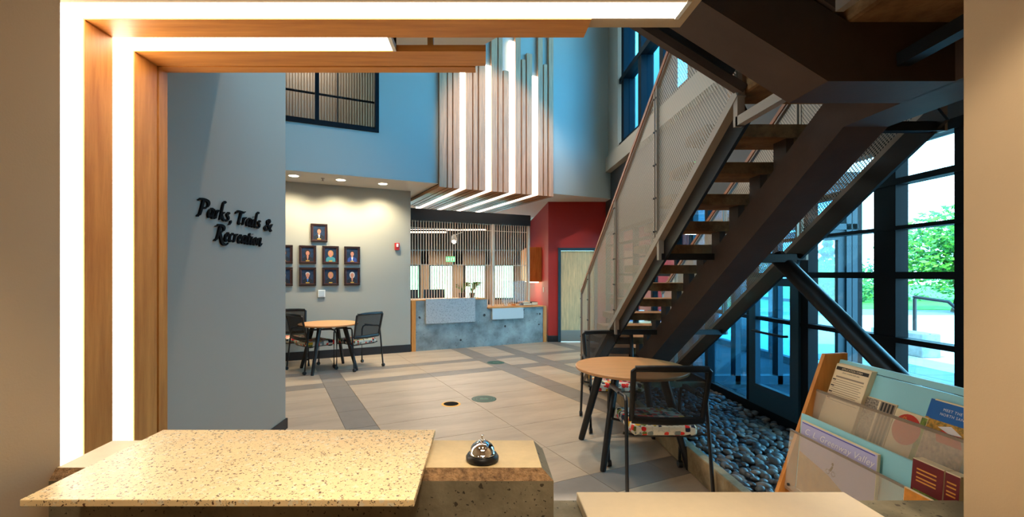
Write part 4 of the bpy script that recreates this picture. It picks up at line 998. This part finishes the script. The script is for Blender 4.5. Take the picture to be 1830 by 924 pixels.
# ------------------------------------------------------------------ portraits, alarm, thermostat, downlights
def portrait(sc, zc, hair, suit, inner, lab, long_hair=False):
    r = empty('framed_portrait', Lb(sc, -.012, zc), A, label=lab, cat='picture', group='framed portraits')
    w, h = .1425, .163; m = MB()
    for a in ((-w, w, -h, -h+.033), (-w, w, h-.033, h), (-w, -w+.033, -h+.033, h-.033), (w-.033, w, -h+.033, h-.033)): m.bbox(a[0], a[1], -.022, .010, a[2], a[3], .005)
    m.build('frame', 'frame_wood', r, local=True)
    m = MB()
    for a in ((-.109, .109, -.130, -.122), (-.109, .109, .122, .130), (-.109, -.101, -.122, .122), (.101, .109, -.122, .122)): m.box(a[0], a[1], -.014, -.006, a[2], a[3])
    m.build('lip', 'frame_lip', r, local=True)
    m = MB(); m.mat(0).box(-.109, .109, -.006, .0, -.130, .130)
    el = lambda cx, cz, a, b, y, n=16: [(cx+a*math.cos(k*6.2832/n), y, cz+b*math.sin(k*6.2832/n)) for k in range(n)]
    def poly(mi, pts): m.mat(mi).add(pts, [tuple(range(len(pts)))])
    if long_hair: poly(3, el(0, .026, .048, .060, -.0066))
    poly(1, [(-.082, -.0070, -.122), (-.078, -.0070, -.062), (-.040, -.0070, -.032), (.040, -.0070, -.032), (.078, -.0070, -.062), (.082, -.0070, -.122)])
    poly(4, [(-.018, -.0074, -.030), (.018, -.0074, -.030), (.004, -.0074, -.098), (-.004, -.0074, -.098)])
    poly(2, [(-.014, -.0076, -.040), (.014, -.0076, -.040), (.014, -.0076, -.008), (-.014, -.0076, -.008)])
    poly(3, el(0, .046, .036, .036, -.0078)); poly(2, el(0, .024, .030, .040, -.0082))
    for e in (-.011, .011): poly(5, el(e, .030, .0045, .003, -.0085, 8))
    poly(5, el(0, .003, .010, .0025, -.0085, 8))
    m.build('print', ['portrait_back', suit, 'skin', hair, inner, 'suit_dark'], r, local=True)
    MB().box(-.030, .030, -.011, -.0085, -.118, -.100).build('name_plate', 'brass', r, local=True)
portrait(-1.685, 2.248, 'hair_brown', 'suit_dark', 'shirt_white', 'framed portrait of a smiling man in dark suit, alone at the top')
portrait(-1.876, 1.856, 'hair_brown', 'suit_dark', 'skin', 'framed portrait of a dark haired person in black, second in upper row', True)
portrait(-1.488, 1.856, 'hair_blond', 'top_teal', 'top_teal', 'framed portrait of a long haired woman in a teal top, upper row', True)
portrait(-1.11, 1.856, 'hair_brown', 'suit_blue', 'shirt_white', 'framed portrait of a man in blue suit, right end of upper row')
portrait(-2.26, 1.856, 'hair_brown', 'suit_dark', 'skin', 'framed portrait cut by the lettered wall edge, upper row', True)
portrait(-1.876, 1.468, 'hair_grey', 'suit_dark', 'tie_blue', 'framed portrait of a balding man with blue tie, lower row')
portrait(-1.488, 1.468, 'hair_blond', 'suit_dark', 'suit_dark', 'framed portrait of a person with bushy fair hair, lower row', True)
portrait(-1.11, 1.468, 'hair_grey', 'suit_dark', 'skin', 'framed portrait of a white haired person, right end of lower row', True)
portrait(-2.26, 1.468, 'hair_brown', 'suit_dark', 'suit_dark', 'framed portrait cut by the lettered wall edge, lower row')
th = empty('thermostat', Lb(-1.643, -.012, 1.163), A, label='small white wall plate below the portraits', cat='thermostat')
MB().bbox(-.062, .062, -.012, .011, -.066, .066, .004).build('case', 'white_plastic', th, local=True); MB().bbox(-.045, .045, -.015, -.012, -.05, .05, .001).build('cover', 'panel_pale', th, local=True)
fa = empty('fire_alarm', Lb(-.274, -.015, 2.04), A, label='red fire alarm strobe on the pale wall near its right edge', cat='alarm')
MB().bbox(-.045, .045, -.03, .014, -.068, .068, .006).build('case', 'red_plastic', fa, local=True); MB().bbox(-.02, .02, -.045, -.03, -.01, .05, .004).build('lens', 'white_plastic', fa, local=True)
for s_, t_ in ((-2.127, -.55), (-1.381, -.53), (-.653, -.50)):
    nm = {-2.127: 'recessed round downlight in the soffit nearest the lettered wall', -1.381: 'middle recessed round downlight in the soffit over the portraits', -.653: 'recessed round downlight nearest the slat feature'}[s_]
    ro = empty('downlight', Lb(s_, t_, 3.123), label=nm, cat='light', group='soffit downlights')
    MB().lathe([(.075, -.002), (.098, -.006), (.102, 0.0)], (0, 0, 0), 28).build('trim_ring', 'white_plastic', ro, local=True)
    MB().lathe([(.074, -.004), (.0, -.0035)], (0, 0, 0), 24).build('lens', 'down_light', ro, local=True)
    spot('downlight_lamp', Lb(s_, t_, 3.10), ro, 120, (1, .86, .60), 2.2, .8, .05, aim=Lb(0, .25, -1)-Lb(0, 0, 0))
sp = empty('sprinkler', Lb(-1.673, -.54, 3.124), label='tiny sprinkler head between two soffit downlights', cat='sprinkler')
MB().lathe([(.03, 0), (.03, -.008), (.012, -.012), (.012, -.04), (.022, -.042), (.022, -.046)], (0, 0, 0), 12).build('head', 'steel_frame', sp, local=True)

# ------------------------------------------------------------------ upper window into the first floor
w3 = empty('window_3', Lb(-2.3, -.93, 3.9), kind='structure')
FR = lambda a, b, z0, z1, nm='frame', t0=-.955, t1=-.86: MB().frame(Lb).box(a, b, t0, t1, z0, z1).build(nm, 'frame_black', w3)
FR(-3.9, -.82, 3.89, 3.95); FR(-.88, -.82, 3.95, 5.9); FR(-3.9, -.82, 5.84, 5.9); FR(-3.9, -3.84, 3.95, 5.84)
for s_ in (-1.80, -2.80): FR(s_-.03, s_+.03, 3.95, 5.84, 'mullion')
FR(-3.84, -.88, 3.955, 3.985, 'track', -.90, -.87)
for a, b in ((-3.83, -2.84), (-2.76, -1.84), (-1.76, -.89)):
    MB().frame(Lb).box(a, b, -.90, -.892, 3.99, 5.84).build('pane', 'glass_plain', w3)
MB().frame(Lb).tube([(-3.84, -.70, 4.47), (-.6, -.70, 4.47)], .02, 8).build('guard_rail', 'frame_black', w3)
m = MB().frame(Lb)
m.mat(0).box(-4.2, .2, .35, .40, 3.26, 6.8)  # darker backing puts the groove shade between ribs into the colour
m.mat(1)
s = -4.1
while s < .1: m.box(s, s+.025, .325, .35, 3.3, 6.8); s += .05
struct('wall_ribbed', m, ['office_wall', 'ribbed'], 'ribbed beige wall of the upper corridor behind the window')
struct('ceiling_corridor', MB().frame(Lb).box(-4.2, .2, -.75, .4, 5.95, 6.05), 'roof_paint')
cdl = empty('corridor_light', Lb(-1.9, -.3, 5.9), label='ceiling light of the upper corridor behind the window', cat='light')
MB().frame(Lb).box(-2.5, -1.3, -.4, -.2, 5.90, 5.94).build('diffuser', 'pendant_light', cdl); area('corridor_lamp', Lb(-1.9, -.3, 5.88), cdl, 30, (1, .85, .7), 1.2, .3)
tag(MB().frame(Lb).bbox(-2.25, -2.16, .315, .324, 4.1, 4.22, .002).build('outlet_plate', 'white_plastic'), 'pale outlet box on the ribbed wall behind the upper window', 'outlet')
tag(MB().frame(Lb).tube([(-1.33, .31, 3.3), (-1.33, .31, 6.5)], .012, 6).build('conduit', 'office_dark'), 'thin conduit running up the ribbed wall behind the upper window', 'conduit')

# ------------------------------------------------------------------ floor decals
def decal(name, c, r, cols, lab, star=True):
    ro = empty(name, (c[0], c[1], 0), label=lab, cat='floor sticker')
    MB().lathe([(r, 0.0), (r, .0008), (0, .0008)], (0, 0, 0), 40).build('disc', cols[0], ro, local=True)
    if star:
        m = MB()
        for ra, rb in ((.80, .86), (.60, .64)):
            n = 40; m.add([(r*q*math.cos(k*6.2832/n), r*q*math.sin(k*6.2832/n), .0012) for q in (ra, rb) for k in range(n)], [(k, (k+1) % n, n+(k+1) % n, n+k) for k in range(n)])
        for k in range(2):
            m.add([(x*r*.16 + (k-.5)*r*.34, y*r*.3, .0014) for x, y in ((-1, -.6), (1, -.6), (1.2, .1), (.4, .8), (-.5, .9), (-1.1, .2))], [(0, 1, 2, 3, 4, 5)])
        m.build('printed_ring', cols[1], ro, local=True)
    else:
        MB().lathe([(r*.78, .0008), (r*.78, .0014), (0, .0014)], (0.0, r*.10, 0), 32).build('centre_print', cols[1], ro, local=True)
decal('floor_sticker', (.020, 5.52), .152, ('decal_green', 'decal_ring'), 'round dark green floor sticker with pale rings, the larger one nearer the counter')
decal('floor_sticker', (.229, 7.79), .150, ('decal_green', 'decal_ring'), 'round dark green floor sticker on the grey band near the far desk')
decal('floor_sticker', (-.364, 5.30), .112, ('decal_yellow', 'letter_black'), 'yellow rimmed black round floor sticker left of the green ones', False)

# exit sign added for a green reflection, and shelf of leaflets in the vestibule
e2 = empty('exit_sign', (2.70, 5.86, 2.86), label='green lit exit sign added on the spandrel for a reflection behind the stair guard', cat='sign')
MB().bbox(2.70, 2.74, 5.72, 6.0, 2.78, 2.94, .004).build('housing', 'exit_green', e2)
vs, fs = mesh_text('EXIT', .12); MB().add([(2.697, 5.86-v[0], 2.82+v[1]) for v in vs], [tuple(f) for f in fs]).build('lettering', 'white_plastic', e2)
sh = empty('leaflet_shelf', (3.8, 10.0, .5), label='low shelf with leaflets on the red wall behind the stair', cat='shelf')
MB().bbox(3.0, 4.9, 9.86, 10.16, .42, .47, .004).build('shelf_board', 'white_counter', sh)
for x in (3.1, 4.8): MB().box(x-.02, x+.02, 9.9, 10.15, 0, .42).build('leg', 'black_metal', sh)
for i in range(7):
    x = 3.15 + i*.25
    tag(MB().box(x, x+.17, 10.06, 10.075, .47, .72).build('leaflet', ('print_blue', 'print_white', 'ink', 'print_blue', 'print_lilac', 'ink', 'print_white')[i]), ['blue leaflet at the left end of the low vestibule shelf', 'white leaflet second from the left on the vestibule shelf', 'dark leaflet third on the vestibule shelf', 'blue leaflet in the middle of the vestibule shelf', 'lilac leaflet fifth on the vestibule shelf', 'dark leaflet sixth on the vestibule shelf', 'white leaflet at the right end of the vestibule shelf'][i], 'leaflet', 'leaflets on the vestibule shelf')

# ------------------------------------------------------------------ fill lamps added to the rooms
bl_ = empty('booth_fill_panel', (0.1, -.5, 2.405), label='unseen light panel added to the booth ceiling to light its jambs', cat='light')
MB().box(-.5, .7, -.8, -.2, 2.400, 2.409).build('diffuser', 'pendant_light', bl_); area('booth_fill_lamp', (0.1, -.5, 2.39), bl_, 4, (1, .83, .62), 1.2, .6)  # unseen panel added to light the booth walls
for x, y, e, sz, aim, lab in ((.95, .35, 90, .75, (.5, 1.22, -1.44), 'small fill spot added in the booth, aimed at the brochure rack'),
                              (-.62, .62, 42, 1.25, (0, 0, -1), 'small fill spot added in the booth over the speckled slab'),
                              (.10, .62, 42, 1.25, (0, 0, -1), 'small fill spot added in the booth over the bell'),
                              (.78, .62, 48, 1.25, (0, 0, -1), 'small fill spot added in the booth over the plain low countertop')):
    bd = empty('booth_fill_spot', (x, y, 2.405), label=lab, cat='light')
    MB().lathe([(.05, 0), (.065, -.004), (.066, .004)], (0, 0, 0), 20).build('trim_ring', 'white_plastic', bd, local=True)
    spot('booth_fill_beam', (x, y, 2.38), bd, e, (1, .84, .62), sz, .7, .06, aim=aim)  # unseen spots added to brighten rack, counters and jambs
for i, (x, y) in enumerate(((-.3, 4.4), (1.0, 5.6), (-1.9, 5.6), (2.0, 7.6))):
    ro = empty('lobby_fill_lamp', (x, y, 6.97), label=['fill lamp added under the lobby ceiling nearest the counter', 'fill lamp added under the lobby ceiling above the stair foot', 'fill lamp added under the lobby ceiling near the upper window', 'fill lamp added under the lobby ceiling near the red wall'][i], cat='light')
    MB().lathe([(.16, .02), (.18, -.02), (.17, -.05), (0, -.05)], (0, 0, 0), 20).build('housing', 'white_plastic', ro, local=True)
    spot('lobby_fill_beam', (x, y, 6.88), ro, 460, (1, .84, .64), 1.35, .8, .12)  # unseen lamps added as general fill for the lobby
ro = empty('lobby_fill_lamp', (.2, 4.9, 6.97), label='warm spotlight added under the lobby ceiling, aimed at the slat feature', cat='light')
MB().lathe([(.05, .02), (.07, -.02), (.07, -.14), (0, -.14)], (0, 0, 0), 20).build('housing', 'white_plastic', ro, local=True)
spot('lobby_fill_beam', (.2, 4.95, 6.80), ro, 650, (1, .82, .62), .62, .5, .08, aim=(.15, 3.5, -2.75))  # added warm light for the slat fronts
vl = empty('vestibule_fill_panel', (3.9, 8.4, 2.74), label='light panel added in the glazed vestibule to brighten its red wall', cat='light')
MB().box(3.3, 4.5, 8.2, 8.6, 2.72, 2.75).build('diffuser', 'pendant_light', vl); area('vestibule_fill_lamp', (3.9, 8.4, 2.70), vl, 70, (1, .88, .8), 1.2, .4)  # added so the red vestibule wall shows brighter through the glass
for o_ in (('office_fill_lamp', (-1.2, 12.4, 2.6), 130), ('office_fill_lamp', (-1.5, 14.5, 2.3), 90)):
    area(*o_[:2], None, o_[2], (1, .82, .62), 2.5, .3)  # area lights without fixtures, added to brighten the office around its pendants
